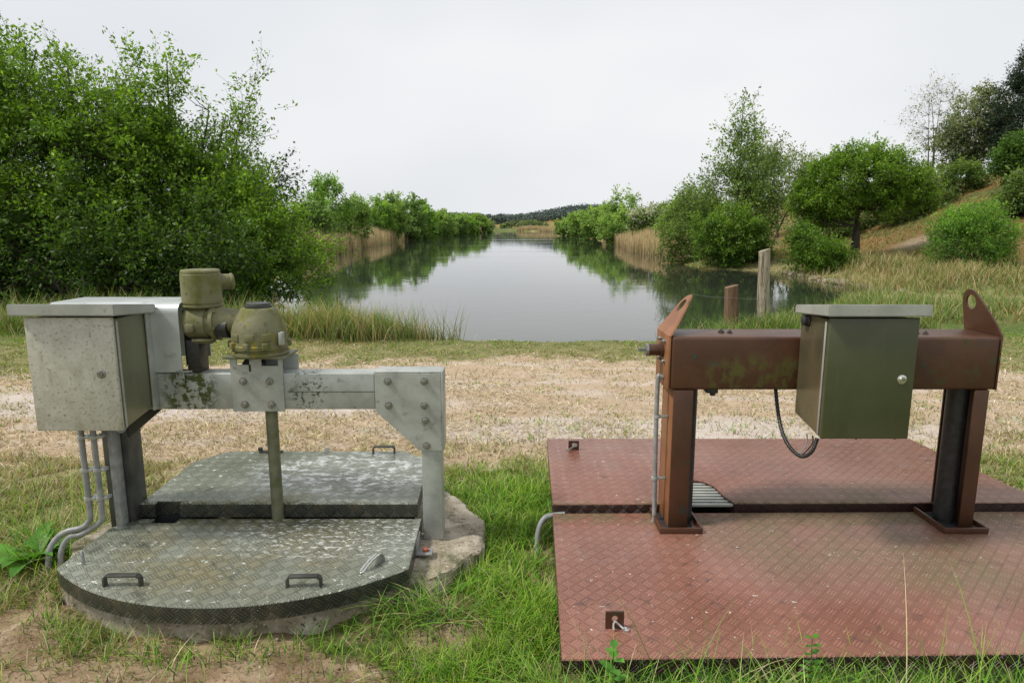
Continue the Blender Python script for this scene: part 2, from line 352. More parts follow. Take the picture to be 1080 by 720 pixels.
# masks: green = living grass, dirt = bare soil, path = trodden dry ground
def masks(x, y):
    x = np.asarray(x, float); y = np.asarray(y, float)
    n1 = fbm(x, y, 1.3, 31); n2 = fbm(x, y, .35, 37); n3 = fbm(x, y, 3.1, 41)
    lo = 4.15 + .35 * (n3 - .5) * 2 + np.where(x > 3, .15 * (x - 3), 0); hi = 7.6 + (n3 - .5) * 1.6
    path = sstep(lo - .25, lo + .35, y + (n2 - .5) * .7) * sstep(hi + .7, hi - .6, y + (n2 - .5) * 1.0) 
    path = path * (1 - .45 * sstep(3.0, 5.5, x) * sstep(.35, .6, n1)) * (1 - .4 * sstep(.58, .72, n1))
    dirt = sstep(.27, .1, np.hypot((x + .30) / 1.0, (y - 2.33) / 1.2) + (n2 - .5) * .28)
    dirt = np.maximum(dirt, sstep(.62, .35, np.hypot((x + 1.95) / 1.1, (y - 2.0) / .8) + (n2 - .5) * .5))
    dirt = np.maximum(dirt, sstep(.8, .4, np.hypot((x + 1.5) / 2.4, (y - 1.75) / .95) + (n2 - .5) * 1.5) * .9)
    dirt = np.maximum(dirt, sstep(.58, .7, fbm(x, y, .6, 77)) * .8 * (y < 3.7) * (x < .2))
    dirt = np.maximum(dirt, sstep(.62, .8, n2) * .5 * (y < 3.6) * (x < -.5))
    dirt = np.maximum(dirt, sstep(.35, .12, np.hypot((x + 1.0) / 2.2, (y - 1.98)) + (n2 - .5) * .35) * .7)
    dry = sstep(3.3, 4.2, y) * sstep(10.5, 8.5, y) * .6 + sstep(.45, .7, n1) * .35 + .35 * sstep(0, -2.5, x) * (y < 6)
    dry = np.maximum(dry, sstep(11, 16, y) * sstep(6, 9, x) * (.35 + .75 * sstep(.4, .65, n3)))
    return path, dirt, np.clip(dry, 0, 1)

def axis(vals_dense, ends, g=1.09):
    v = list(vals_dense); st = vals_dense[1] - vals_dense[0]
    s = st
    while v[-1] < ends[1]: s *= g; v.append(v[-1] + s)
    s = st
    if ends[0] is not None:
        w = v[0]
        pre = []
        while w > ends[0]: s *= g; w -= s; pre.append(w)
        v = pre[::-1] + v
    return np.array(v)
xs = axis(np.arange(-6, 6.01, .045), (-2600, 2600), 1.075); ys = axis(np.arange(.9, 12.6, .045), (-40, 3200), 1.035)
X, Yg = np.meshgrid(xs, ys); Z = height(X, Yg)
pth, drt, dry = masks(X, Yg)
inside = in_poly(X, Yg, [(-1.85, 2.45), (-1.8, 3.5), (-.5, 3.5), (-.45, 2.5)]) | in_poly(X, Yg, [(.35, 2.1), (.35, 3.8), (2.4, 3.8), (2.5, 2.1)])
Z = np.where(inside, -.6, Z)
ny, nx = X.shape
idx = np.arange(nx * ny).reshape(ny, nx)
quads = np.stack([idx[:-1, :-1], idx[:-1, 1:], idx[1:, 1:], idx[1:, :-1]], -1).reshape(-1, 4)
cxq = ((X[:-1, :-1] + X[1:, 1:]) / 2).ravel(); cyq = ((Yg[:-1, :-1] + Yg[1:, 1:]) / 2).ravel()
czq = ((Z[:-1, :-1] + Z[1:, 1:]) / 2).ravel()
pq, dq, _ = masks(cxq, cyq)
def submesh(name, sel, mat, kind='structure', label=None):
    q = quads[sel]; u, inv = np.unique(q, return_inverse=True); q = inv.reshape(-1, 4)
    co_ = np.stack([X.ravel()[u], Yg.ravel()[u], Z.ravel()[u]], -1)
    me = mk_mesh(name, co_, q, None, mat)
    ca = me.color_attributes.new('Mask', 'FLOAT_COLOR', 'POINT')
    col = np.stack([pth.ravel()[u], drt.ravel()[u], dry.ravel()[u], np.ones(len(u))], -1).astype(np.float32)
    ca.data.foreach_set('color', col.ravel())
    me.polygons.foreach_set('use_smooth', np.ones(len(q), bool))
    o = bpy.data.objects.new(name, me); C.objects.link(o); o['kind'] = kind
    return o
def mk_mesh(name, verts, faces, cols, mat):
    me = bpy.data.meshes.new(name); k = faces.shape[1]
    me.vertices.add(len(verts)); me.vertices.foreach_set('co', np.asarray(verts, np.float32).ravel())
    me.loops.add(faces.size); me.loops.foreach_set('vertex_index', faces.astype(np.int32).ravel())
    me.polygons.add(len(faces)); me.polygons.foreach_set('loop_start', np.arange(0, faces.size, k, dtype=np.int32))
    try: me.polygons.foreach_set('loop_total', np.full(len(faces), k, dtype=np.int32))
    except Exception: pass
    me.update(calc_edges=True)
    if cols is not None:
        ca = me.color_attributes.new('Col', 'FLOAT_COLOR', 'POINT')
        c4 = np.ones((len(verts), 4), np.float32); c4[:, :3] = cols; ca.data.foreach_set('color', c4.ravel())
    me.materials.append(M[mat] if isinstance(mat, str) else mat)
    return me

def ground_material():
    m, nt, b = _m('ground_soil_and_turf')
    geo = nt.nodes.new('ShaderNodeNewGeometry'); vec = geo.outputs['Position']
    at = nt.nodes.new('ShaderNodeAttribute'); at.attribute_name = 'Mask'
    sp = nt.nodes.new('ShaderNodeSeparateColor'); nt.links.new(at.outputs['Color'], sp.inputs[0])
    pathm, dirtm, drym = sp.outputs[0], sp.outputs[1], sp.outputs[2]
    fine = noise(nt, vec, 60, 6, .7); mid = noise(nt, vec, 7, 5, .6); big = noise(nt, vec, 1.1, 4, .6); str_ = noise(nt, vec, 30, 5, .7, (1, 3.2, 1))
    green = mixc(nt, ramp(nt, fine, .35, .7), (.05, .08, .018), (.14, .20, .045))
    green = mixc(nt, ramp(nt, mid, .45, .7), green, (.14, .15, .045))
    dryc = mixc(nt, ramp(nt, str_, .35, .68), (.24, .19, .09), (.50, .42, .24))
    dryc = mixc(nt, mth(nt, 'MULTIPLY', ramp(nt, mid, .5, .66), .6), dryc, (.11, .13, .035))
    gcol = mixc(nt, mth(nt, 'MULTIPLY', drym, ramp(nt, mid, .25, .6)), green, dryc)
    sand = mixc(nt, ramp(nt, str_, .3, .7), (.34, .245, .155), (.58, .46, .33))
    sand = mixc(nt, mth(nt, 'MULTIPLY', ramp(nt, noise(nt, vec, 1.6, 4, .6, (.5, 2, 1)), .48, .62), .55), sand, (.60, .52, .46))
    sand = mixc(nt, mth(nt, 'MULTIPLY', mth(nt, 'MAXIMUM', near(nt, vec, (1.4, 5.1, 0), (2.8, .42, 1)), near(nt, vec, (-3.2, 5.9, 0), (3.2, .6, 1))), ramp(nt, str_, .3, .6)), sand, (.60, .54, .50))
    sand = mixc(nt, mth(nt, 'MULTIPLY', ramp(nt, noise(nt, vec, 95, 3, .6), .6, .7), .6), sand, (.16, .11, .065))
    col = mixc(nt, ramp(nt, mth(nt, 'ADD', pathm, mth(nt, 'MULTIPLY', mth(nt, 'SUBTRACT', fine, .5), .7)), .3, .62), gcol, sand)
    dirt = mixc(nt, ramp(nt, mid, .3, .7), (.21, .14, .08), (.42, .31, .20))
    dirt = mixc(nt, ramp(nt, fine, .54, .66), dirt, (.10, .065, .035))
    dirt = mixc(nt, mth(nt, 'MULTIPLY', ramp(nt, noise(nt, vec, 22, 4, .6), .55, .66), .6), dirt, (.52, .42, .3))
    col = mixc(nt, ramp(nt, mth(nt, 'ADD', dirtm, mth(nt, 'MULTIPLY', mth(nt, 'SUBTRACT', fine, .5), .5)), .25, .6), col, dirt)
    nt.links.new(col, b.inputs['Base Color']); b.inputs['Roughness'].default_value = .95; sock(b, ['Specular IOR Level'], .15)
    hg = mth(nt, 'ADD', mth(nt, 'MULTIPLY', fine, .5), mid)
    bp = nt.nodes.new('ShaderNodeBump'); bp.inputs['Strength'].default_value = 1; bp.inputs['Distance'].default_value = .03
    nt.links.new(hg, bp.inputs['Height']); nt.links.new(bp.outputs['Normal'], b.inputs['Normal'])
    return m
def dune_material():
    m, nt, b = _m('dune_turf')
    geo = nt.nodes.new('ShaderNodeNewGeometry'); vec = geo.outputs['Position']
    a = noise(nt, vec, .35, 5, .6); c = noise(nt, vec, 2.2, 6, .65); d = noise(nt, vec, 9, 5, .7)
    col = mixc(nt, ramp(nt, c, .35, .62), (.08, .11, .03), (.22, .23, .08))
    col = mixc(nt, mth(nt, 'MULTIPLY', ramp(nt, a, .40, .56), .9), col, (.34, .20, .085))
    col = mixc(nt, mth(nt, 'MULTIPLY', ramp(nt, d, .52, .68), .6), col, (.05, .06, .018))
    col = mixc(nt, mth(nt, 'MULTIPLY', near(nt, vec, (21.5, 34, 1.7), (3.2, 2.4, 2.2)), ramp(nt, c, .3, .5)), col, (.42, .33, .22))
    nt.links.new(col, b.inputs['Base Color']); b.inputs['Roughness'].default_value = .95; sock(b, ['Specular IOR Level'], .1)
    bp = nt.nodes.new('ShaderNodeBump'); bp.inputs['Strength'].default_value = 1; bp.inputs['Distance'].default_value = .25
    nt.links.new(mth(nt, 'ADD', c, d), bp.inputs['Height']); nt.links.new(bp.outputs['Normal'], b.inputs['Normal']); return m
M['ground'] = ground_material(); M['dune'] = dune_material()
is_path = (pq > .5) & (cyq > 3.6) & (cyq < 9) & (abs(cxq) < 60)
is_dune = (cxq > 14) & (cyq > 19) & (cyq < 170) & (cxq < 300)
is_hill = (cyq > 560)
submesh('ground', ~(is_path | is_dune | is_hill), 'ground')
submesh('path', is_path & ~is_dune, 'ground')
submesh('dune', is_dune, 'dune')
submesh('hill', is_hill & ~is_dune, 'dune')

# water
def water_material():
    m, nt, b = _m('lake_water')
    geo = nt.nodes.new('ShaderNodeNewGeometry'); vec = geo.outputs['Position']
    b.inputs['Base Color'].default_value = (.030, .036, .026, 1); b.inputs['Roughness'].default_value = .035
    b.inputs['IOR'].default_value = 1.36
    n1 = noise(nt, vec, 2.2, 3, .5, (1, .55, 1)); n2 = noise(nt, vec, .25, 3, .5, (.5, 1.5, 1))
    bp = nt.nodes.new('ShaderNodeBump'); bp.inputs['Strength'].default_value = .13; bp.inputs['Distance'].default_value = .02
    nt.links.new(mth(nt, 'ADD', n1, mth(nt, 'MULTIPLY', n2, 2.0)), bp.inputs['Height']); nt.links.new(bp.outputs['Normal'], b.inputs['Normal'])
    rr = ramp(nt, noise(nt, vec, .05, 3, .5, (.35, 1.6, 1)), .5, .66)
    nt.links.new(mth(nt, 'MULTIPLY_ADD', rr, .05, .03), b.inputs['Roughness'])
    return m
M['water'] = water_material()
bm = B()
for f in [((-60, 8), (60, 8), (60, 420), (-60, 420))]: bm.faces.new([bm.verts.new((x, y, -.5)) for x, y in f])
o = obj('water', bm, 'water', smooth=False); o['kind'] = 'structure'

# ------------------------------------------------------------------ tread plates
def inset(P, d):
    n = len(P); o = []
    A = sum(P[i][0] * P[(i + 1) % n][1] - P[(i + 1) % n][0] * P[i][1] for i in range(n)); s = 1 if A > 0 else -1
    for i in range(n):
        p = Vector(P[i]); a = (p - Vector(P[i - 1])).normalized(); b = (Vector(P[(i + 1) % n]) - p).normalized()
        na = Vector((-a.y, a.x)) * s; nb = Vector((-b.y, b.x)) * s; k = (na + nb); k = k / max(.3, k.dot(na)) if k.length > 1e-6 else na
        q = p + k * d; o.append((q.x, q.y))
    return o
def tread_plate(P, ztop, skirt, parent, m_top, m_skirt):
    A = sum(P[i][0] * P[(i + 1) % len(P)][1] - P[(i + 1) % len(P)][0] * P[i][1] for i in range(len(P)))
    if A < 0: P = P[::-1]
    n = len(P)
    bm = B(); uvl = bm.loops.layers.uv.new('UVMap')
    ring = [[bm.verts.new((x, y, z)) for x, y in inset(P, d)] for d, z in ((.007, ztop), (.002, ztop - .0018), (0, ztop - .006))]
    f = bm.faces.new(ring[0])
    for i in range(2):
        for k in range(n): bm.faces.new((ring[i + 1][k], ring[i + 1][(k + 1) % n], ring[i][(k + 1) % n], ring[i][k]))
    f.normal_update(); bmesh.ops.triangulate(bm, faces=[f], quad_method='BEAUTY', ngon_method='EAR_CLIP')
    for fc in bm.faces:
        for lp in fc.loops: lp[uvl].uv = (lp.vert.co.x, lp.vert.co.y)
    obj('plate', bm, m_top, parent)
    bm = B(); uvl = bm.loops.layers.uv.new('UVMap'); Pi = inset(P, .007)
    top = [bm.verts.new((x, y, ztop - .0061)) for x, y in P]; bot = [bm.verts.new((x, y, ztop - skirt)) for x, y in P]
    boi = [bm.verts.new((x, y, ztop - skirt)) for x, y in Pi]; toi = [bm.verts.new((x, y, ztop - .009)) for x, y in Pi]
    s = 0
    for k in range(n):
        k2 = (k + 1) % n; l = (Vector(P[k2]) - Vector(P[k])).length
        fc = bm.faces.new((bot[k], bot[k2], top[k2], top[k]))
        for lp, uv in zip(fc.loops, ((s, 0), (s + l, 0), (s + l, skirt), (s, skirt))): lp[uvl].uv = uv
        bm.faces.new((boi[k], boi[k2], bot[k2], bot[k])); bm.faces.new((toi[k], toi[k2], boi[k2], boi[k])); s += l
    bmesh.ops.recalc_face_normals(bm, faces=bm.faces[:])
    obj('rim', bm, m_skirt, parent)

ZF, ZR = .27, .34
fl = [(-.42, 2.883), (-1.545, 2.883), (-1.545, 2.838), (-1.66, 2.838), (-1.66, 2.883), (-1.72, 2.883), (-1.81, 2.79)] + arc_front()[::-1][0:] 
front_l = thing('hatch_cover', 'grey tread plate hatch cover with rounded front edge and two handles, nearest the camera', 'hatch cover', (-1.1, 2.5, .2))
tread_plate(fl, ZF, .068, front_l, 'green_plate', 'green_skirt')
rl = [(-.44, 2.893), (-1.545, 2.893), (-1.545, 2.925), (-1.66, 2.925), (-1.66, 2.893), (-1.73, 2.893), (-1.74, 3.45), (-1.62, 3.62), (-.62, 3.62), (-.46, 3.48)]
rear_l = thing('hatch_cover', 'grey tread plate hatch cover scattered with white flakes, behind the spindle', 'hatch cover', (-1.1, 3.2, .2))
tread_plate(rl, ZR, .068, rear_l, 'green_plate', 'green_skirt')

def handle(parent, x, y, z, w, h=.042, mat='galv_dark', ang=0):
    bm = B(); a = math.cos(ang), math.sin(ang)
    pts = [(-w / 2, 0), (-w / 2, h * .75), (-w / 2 + .01, h), (w / 2 - .01, h), (w / 2, h * .75), (w / 2, 0)]
    # flat strap bent into a U
    for i in range(len(pts) - 1):
        (u0, v0), (u1, v1) = pts[i], pts[i + 1]
        d = Vector((u1 - u0, v1 - v0)); nrm = Vector((-d.y, d.x)).normalized() * .004
        q = [(u0 + nrm.x, v0 + nrm.y), (u1 + nrm.x, v1 + nrm.y), (u1 - nrm.x, v1 - nrm.y), (u0 - nrm.x, v0 - nrm.y)]
        prism(bm, q, lambda u, v, dd: Vector((x + u * a[0] - dd * a[1], y + u * a[1] + dd * a[0], z + v)), -.012, .012, .001)
    return obj('handle', bm, mat, parent)
p = world_pt(130, 617, z=ZF); handle(front_l, p.x, p.y, ZF, .135, ang=R(1))
p = world_pt(321, 618, z=ZF); handle(front_l, p.x, p.y, ZF, .125, ang=R(2))
p = world_pt(405, 478, z=ZR); handle(rear_l, p.x, p.y, ZR, .12)
p = world_pt(286, 477, z=ZR)
bm = B(); box(bm, p.x - .065, p.x + .065, p.y - .012, p.y + .012, ZR + .001, ZR + .012, .002); box(bm, p.x - .07, p.x - .05, p.y - .012, p.y + .012, ZR + .012, ZR + .03, .002)
obj('handle', bm, 'galv_dark', rear_l, label='folded flat handle')
p = world_pt(345, 477, z=ZR)
bm = B(); prism(bm, [(-.014, 0), (.014, 0), (.014, .022), (.007, .033), (-.007, .033), (-.014, .022)], lambda u, v, d: Vector((p.x + u, p.y + d, ZR + v)), -.003, .003); obj('lug', bm, 'galv', rear_l)
# staple at the left and hasp with shackle at the right of the front cover
p = world_pt(88, 595, z=ZF)
bm = B(); tube(bm, smooth_path([(p.x, p.y, ZF - .005), (p.x - .002, p.y, ZF + .035), (p.x - .008, p.y + .01, ZF + .052), (p.x - .012, p.y + .02, ZF + .03), (p.x - .012, p.y + .022, ZF)]), .0045); obj('staple', bm, 'conduit', front_l)
p = world_pt(397, 596, z=ZF)
bm = B(); prism(bm, [(-.022, 0), (.03, 0), (.03, .012), (.018, .038), (-.002, .042), (-.022, .012)], lambda u, v, d: Vector((p.x + .01 + u * .5 + d, p.y + .01 + u, ZF + v)), -.003, .003); obj('hasp', bm, 'bolt', front_l)
sh = obj
bm = B()
for q in (-.007, .007):
    tube(bm, smooth_path([(p.x - .045 + q, p.y - .055, ZF + .006), (p.x - .02 + q, p.y - .02, ZF + .03), (p.x + .005 + q, p.y + .01, ZF + .042)]), .0042, 8)
tube(bm, smooth_path([(p.x - .052, p.y - .055, ZF + .006), (p.x - .047, p.y - .066, ZF + .004), (p.x - .038, p.y - .055, ZF + .006)]), .0042, 8)
obj('shackle', bm, 'chrome', front_l)

# concrete chamber
def ring_mesh(outer, inner_c, ix, iy, ztop, zbot, jitter=.012, lip=.03, n=220, sub=9):
    """broken-edged concrete ring with an open, dark shaft"""
    P = outer; per = []; tot = 0
    for i in range(len(P)):
        l = (Vector(P[(i + 1) % len(P)]) - Vector(P[i])).length; per.append(l); tot += l
    pts = []
    for k in range(n):
        s = tot * k / n; i = 0
        while s > per[i]: s -= per[i]; i += 1
        a, b = Vector(P[i]), Vector(P[(i + 1) % len(P)]); pts.append(a.lerp(b, s / per[i]))
    bm = B(); rows = []
    cx, cy = inner_c
    def inner(p):
        d = p - Vector((cx, cy)); s = 1 / max(abs(d.x) / ix, abs(d.y) / iy, 1e-6); return Vector((cx, cy)) + d * s
    for j, (t, zz) in enumerate([(0, zbot), (0, zbot + (ztop - zbot) * .5), (0, ztop - .03), (.02, ztop - .008), (.06, ztop)] + [(.06 + .94 * q / sub, ztop) for q in range(1, sub + 1)] + [(1, ztop - .3), (1, zbot)]):
        row = []
        for k, p in enumerate(pts):
            q = p.lerp(inner(p), t); nn = float(fbm(p.x * 1, p.y * 1 + zz * 3, .11, 51)) - .5; n2 = float(fbm(q.x, q.y, .07, 55)) - .5
            d = (p - Vector((cx, cy))).normalized()
            if t < 1: q = q + d * nn * jitter * 5 * (1 - t)
            z = zz + (n2 * .04 if 0 < t < 1 or zz > ztop - .05 and t < 1 else 0)
            row.append(bm.verts.new((q.x, q.y, z)))
        rows.append(row)
    for i in range(len(rows) - 1):
        for k in range(n): bm.faces.new((rows[i][k], rows[i][(k + 1) % n], rows[i + 1][(k + 1) % n], rows[i + 1][k]))
    bmesh.ops.recalc_face_normals(bm, faces=bm.faces[:]); return bm
outer = CHAMBER_L + [(x, y) for x, y in arc_front(-.035)[1:-1]]
A_ = sum(outer[i][0] * outer[(i + 1) % len(outer)][1] - outer[(i + 1) % len(outer)][0] * outer[i][1] for i in range(len(outer)))
ch = thing('concrete_chamber', 'round broken-edged concrete shaft rim under the grey hatch covers', 'concrete chamber', (-1.1, 2.9, 0))
obj('rim', ring_mesh(outer, (-1.1, 2.95), .62, .45, .190, -.5, .016), 'concrete', ch)
bm = B(); box(bm, -1.8, -.4, 2.35, 3.55, -.35, -.3, 0); obj('shaft_floor', bm, 'shade_black', ch)
bm = B(); box(bm, -1.74, -1.46, 2.934, 2.942, -.2, .325, 0); box(bm, -1.74, -1.735, 2.81, 2.957, -.2, .255, 0); obj('shaft_shade_panel', bm, 'shade_black', ch)  # dark panels added so the notch looks like an unlit shaft
ch2 = thing('concrete_chamber', 'straight concrete shaft wall hidden below the red hatch covers', 'concrete chamber', (1.35, 2.9, 0))
obj('rim', ring_mesh([(.24, 1.96), (.27, 3.86), (2.43, 3.86), (2.52, 1.98)], (1.38, 2.9), .8, .7, .19, -.5, .006), 'concrete', ch2)
bm = B(); box(bm, .5, 2.3, 2.1, 3.7, -.35, -.3, 0); obj('shaft_floor', bm, 'shade_black', ch2)

# anchor bracket with rust-red bolt on the concrete beside the cover
p = world_pt(449, 582, z=.205); a = thing('anchor_bracket', 'small grey metal angle with rusty bolt on the broken concrete', 'bracket', (p.x, p.y, .2))
bm = B(); box(bm, p.x - .035, p.x + .03, p.y - .03, p.y + .03, .203, .211, .002); box(bm, p.x - .042, p.x - .034, p.y - .03, p.y + .09, .203, .26, .002); obj('angle_plate', bm, 'conduit', a)
bm = B(); lathe(bm, (p.x, p.y, .211), (0, 0, 1), [(0, .014), (.012, .014), (.014, .010)], 6); obj('bolt', bm, surf('rust', (.25, .06, .03), (.35, .1, .05), 60, .8, 0, .5, 90), a)

# red covers
ZF2, ZR2 = .27, .31
front_r = thing('hatch_cover', 'wide reddish brown tread plate hatch cover nearest the camera, square lug near its corner', 'hatch cover', (1.4, 2.4, .2))
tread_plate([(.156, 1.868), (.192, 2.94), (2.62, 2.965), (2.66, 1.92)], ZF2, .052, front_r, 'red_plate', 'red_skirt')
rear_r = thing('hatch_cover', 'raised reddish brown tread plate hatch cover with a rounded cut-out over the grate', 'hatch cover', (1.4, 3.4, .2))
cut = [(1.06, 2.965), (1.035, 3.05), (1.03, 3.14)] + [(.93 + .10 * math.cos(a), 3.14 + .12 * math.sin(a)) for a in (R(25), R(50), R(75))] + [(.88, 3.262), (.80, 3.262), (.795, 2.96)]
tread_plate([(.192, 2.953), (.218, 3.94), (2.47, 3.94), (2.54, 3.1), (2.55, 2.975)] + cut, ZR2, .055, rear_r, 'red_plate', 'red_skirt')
def red_lug(parent, px, py, z, w, h, lean=0):
    p = world_pt(px, py, z=z); bm = B(); k = 16
    out_ = [(max(-1, min(1, 1.42 * math.cos(a))) * w / 2, h / 2 + max(-1, min(1, 1.42 * math.sin(a))) * h / 2) for a in [2 * math.pi * i / k + .01 for i in range(k)]]
    ho = [(math.cos(a) * w * .17, h * .58 + math.sin(a) * h * .2) for a in [2 * math.pi * i / k + .01 for i in range(k)]]
    plate_with_holes(bm, out_, ho, lambda u, v, d: Vector((p.x + u, p.y + d + lean * v, z + v)), -.004, .004)
    o = obj('lug', bm, 'brown', parent); return p, o
p, lg = red_lug(front_r, 648, 662, ZF2, .062, .062)
bm = B(); tube(bm, smooth_path([(p.x + .03, p.y - .015, ZF2 + .006), (p.x + .016, p.y - .006, ZF2 + .014), (p.x, p.y - .01, ZF2 + .03), (p.x - .006, p.y - .014, ZF2 + .022), (p.x - .006, p.y - .02, ZF2 + .008)]), .004); lathe(bm, (p.x + .036, p.y - .016, ZF2), (0, 0, 1), [(0, .012), (.008, .012), (.01, .008)], 12); obj('shackle', bm, 'chrome', lg)
p, lg = red_lug(rear_r, 605, 474, ZR2, .062, .055)
bm = B(); tube(bm, smooth_path([(p.x - .045, p.y - .05, ZR2 + .012), (p.x - .01, p.y - .02, ZR2 + .02), (p.x + .01, p.y - .008, ZR2 + .032)]), .0055); lathe(bm, (p.x + .01, p.y - .008, ZR2 + .032), (0, -1, .2), [(0, .011), (.008, .011)], 12); obj('shackle', bm, 'bolt', lg)

# grate in the cut-out
g = thing('drain_grate', 'pale slatted grate in the rounded cut-out behind the left brown post', 'grate', (.85, 3.1, .2))
bm = B()
for k in range(11): box(bm, .64, 1.14, 2.975 + k * .036, 2.993 + k * .036, .285, .298, .002)
obj('slats', bm, 'lid', g)
bm = B(); box(bm, .62, .64, 2.96, 3.56, .225, .262, .002); obj('side_bar', bm, 'galv_dark', g)
bm = B(); box(bm, 1.14, 1.16, 2.96, 3.56, .225, .262, .002); obj('side_bar', bm, 'galv_dark', g)

# ------------------------------------------------------------------ left frame (sluice drive stand)
YF, YB = 2.83, 2.93
fr = thing('sluice_drive_frame', 'grey galvanised steel frame with mossy valve gearbox and spindle over the grey hatch', 'sluice drive', (-1.1, 2.88, .2))
bm = B(); box(bm, -1.9, -.605, YF, YB, .807, .97, .005, 3); obj('beam', bm, 'galv', fr)
bm = B(); box(bm, -.405, -.316, YF, YB - .005, .19, .80, .004); obj('post', bm, 'galv', fr)
bm = B(); box(bm, -.47, -.25, YF - .02, YB + .02, .185, .2, .002); 
bm.free()
bm = B(); box(bm, -1.845, -1.73, YF + .02, YB + .03, .19, .806, .003); obj('post', bm, 'galv_dark', fr, label='dark post under the grey cabinet')
# gusset
gp = [(-.603, .972), (-.312, .972), (-.312, .618), (-.41, .618), (-.603, .80)]
bm = B(); prism(bm, gp, lambda u, v, d: Vector((u, d, v)), YF - .008, YF + .001, .0015)
prism(bm, gp, lambda u, v, d: Vector((u, d, v)), YB + .001, YB + .008, .0015)
box(bm, -.603, -.312, YF - .0075, YB + .0075, .9725, .979, .0015); box(bm, -.3115, -.304, YF - .0075, YB + .0075, .618, .979, .0015)
bm2 = B(); box(bm2, -.99, -.606, YF - .0012, YF - .0002, .886, .8885, 0); obj('seam', bm2, 'galv_dark', fr)
bm2 = B(); prism(bm2, [(-1.735, .806), (-1.56, .806), (-1.735, .66)], lambda u, v, d: Vector((u, d, v)), YF + .03, YF + .04); obj('brace', bm2, 'galv_dark', fr)
gus = obj('gusset', bm, 'galv', fr)
for px, py in ((409, 402), (447.5, 402), (410, 427.5), (447.5, 427.5), (449, 443), (450, 469.7)):
    p = world_pt(px, py, Y=YF - .008); bm = B(); hexbolt(bm, p, (0, -1, 0), .011); obj('bolt', bm, 'bolt', gus)
# bracket
x0, x1 = -1.232, -1.003
bp_ = [(x0, .80), (x1, .80), (x1, 1.038), (x1 + -.018, 1.038), (x1 - .018, 1.005), (x1 - .092, 1.005), (x1 - .092, 1.038), (x0 + .085, 1.038), (x0 + .085, 1.01), (x0 + .03, 1.01), (x0 + .03, 1.038), (x0, 1.038)]
bm = B(); prism(bm, bp_, lambda u, v, d: Vector((u, d, v)), YF - .009, YF - .0005, .001); bk = obj('bracket', bm, 'galv', fr)
bm = B(); prism(bm, [(x0 + .02, .80), (x1 + .035, .80), (x1 + .035, 1.038), (x0 + .02, 1.038)], lambda u, v, d: Vector((u, d, v)), YB + .0005, YB + .009, .001); obj('bracket', bm, 'galv', fr)
for px, py in ((256.5, 402), (284.5, 402), (258.5, 426.5), (286.5, 426.5)):
    p = world_pt(px, py, Y=YF - .009); bm = B(); hexbolt(bm, p, (0, -1, 0), .0115); obj('bolt', bm, 'bolt', bk)
bm = B(); lathe(bm, (-1.145, 2.87, .98), (0, 0, 1), [(0, .05), (.03, .05), (.05, .035), (.06, .035)], 16); obj('coupling', bm, 'black', fr)
# flange + gearbox
bm = B(); box(bm, -1.252, -.985, YF - .03, YB + .06, 1.0385, 1.048, .001); obj('flange', bm, 'spindle', fr)
gx, gy = -1.118, 2.885
bm = B()
lathe(bm, (gx, gy, 1.0485), (0, 0, 1), [(0, .118), (.004, .122), (.016, .122), (.018, .112), (.026, .112), (.030, .122), (.046, .124), (.05, .118), (.058, .117), (.10, .117), (.135, .108), (.165, .092), (.195, .076), (.203, .071), (.206, .066), (.2065, .045)], 40)
for k in range(10):
    a = 2 * math.pi * k / 10 + .2; c, s = math.cos(a), math.sin(a)
    box(bm, gx + c * .122 - .012, gx + c * .122 + .012, gy + s * .122 - .012, gy + s * .122 + .012, 1.082, 1.112, .004, rot=Matrix.Rotation(a, 3, 'Z'))
for k in range(3):
    a = -2.2 + k * .62; c, s = math.cos(a), math.sin(a)
    box(bm, gx + c * .117 - .004, gx + c * .117 + .004, gy + s * .117 - .02, gy + s * .117 + .02, 1.118, 1.150, .003, rot=Matrix.Rotation(a, 3, 'Z'))
gb = obj('gearbox', bm, 'gear', fr)
bm = B(); lathe(bm, (gx + .003, gy, 1.2545), (0, 0, 1), [(0, .056), (.010, .056), (.013, .051), (.015, .052), (.020, .050), (.021, .02)], 32); obj('cap', bm, 'galv_dark', gb)
bm = B(); box(bm, gx + .112, gx + .128, gy - .085, gy - .05, 1.10, 1.155, .003); obj('name_plate', bm, 'galv', gb)
# worm housing (horizontal) and motor (vertical)
mx_, my_ = -1.360, 2.90
bm = B()
lathe(bm, (-1.437, my_, 1.19), (1, 0, 0), [(0, .055), (.004, .068), (.015, .076), (.04, .079), (.085, .079), (.10, .078), (.102, .072), (.12, .072), (.122, .082), (.138, .082), (.14, .07), (.16, .062), (.2, .056), (.24, .05)], 32)
lathe(bm, (mx_, my_ - .03, 1.115), (0, -.2, -1), [(0, .05), (.01, .05), (.02, .035)], 16)
box(bm, mx_ - .055, mx_ - .015, my_ - .088, my_ - .05, 1.15, 1.19, .008)
hs = obj('worm_housing', bm, 'gear', fr)
for k in range(6):
    a = 2 * math.pi * k / 6 + .3
    bm = B(); lathe(bm, (-1.314, my_ + .072 * math.cos(a), 1.19 + .072 * math.sin(a)), (1, 0, 0), [(0, .009), (.022, .009), (.024, .006)], 6); obj('bolt', bm, 'gear', hs)
bm = B(); lathe(bm, (-1.290, my_ - .02, 1.165), (1, -.1, 0), [(0, .045), (.05, .045)], 20); obj('coupling', bm, 'black', fr)
bm = B()
lathe(bm, (-1.366, my_, 1.255), (0, 0, 1), [(0, .076), (.006, .083), (.012, .083), (.014, .078), (.02, .078), (.022, .083), (.145, .083), (.15, .079), (.152, .081), (.160, .080), (.165, .074), (.1655, .02)], 36)
mo = obj('motor', bm, 'gear', fr)
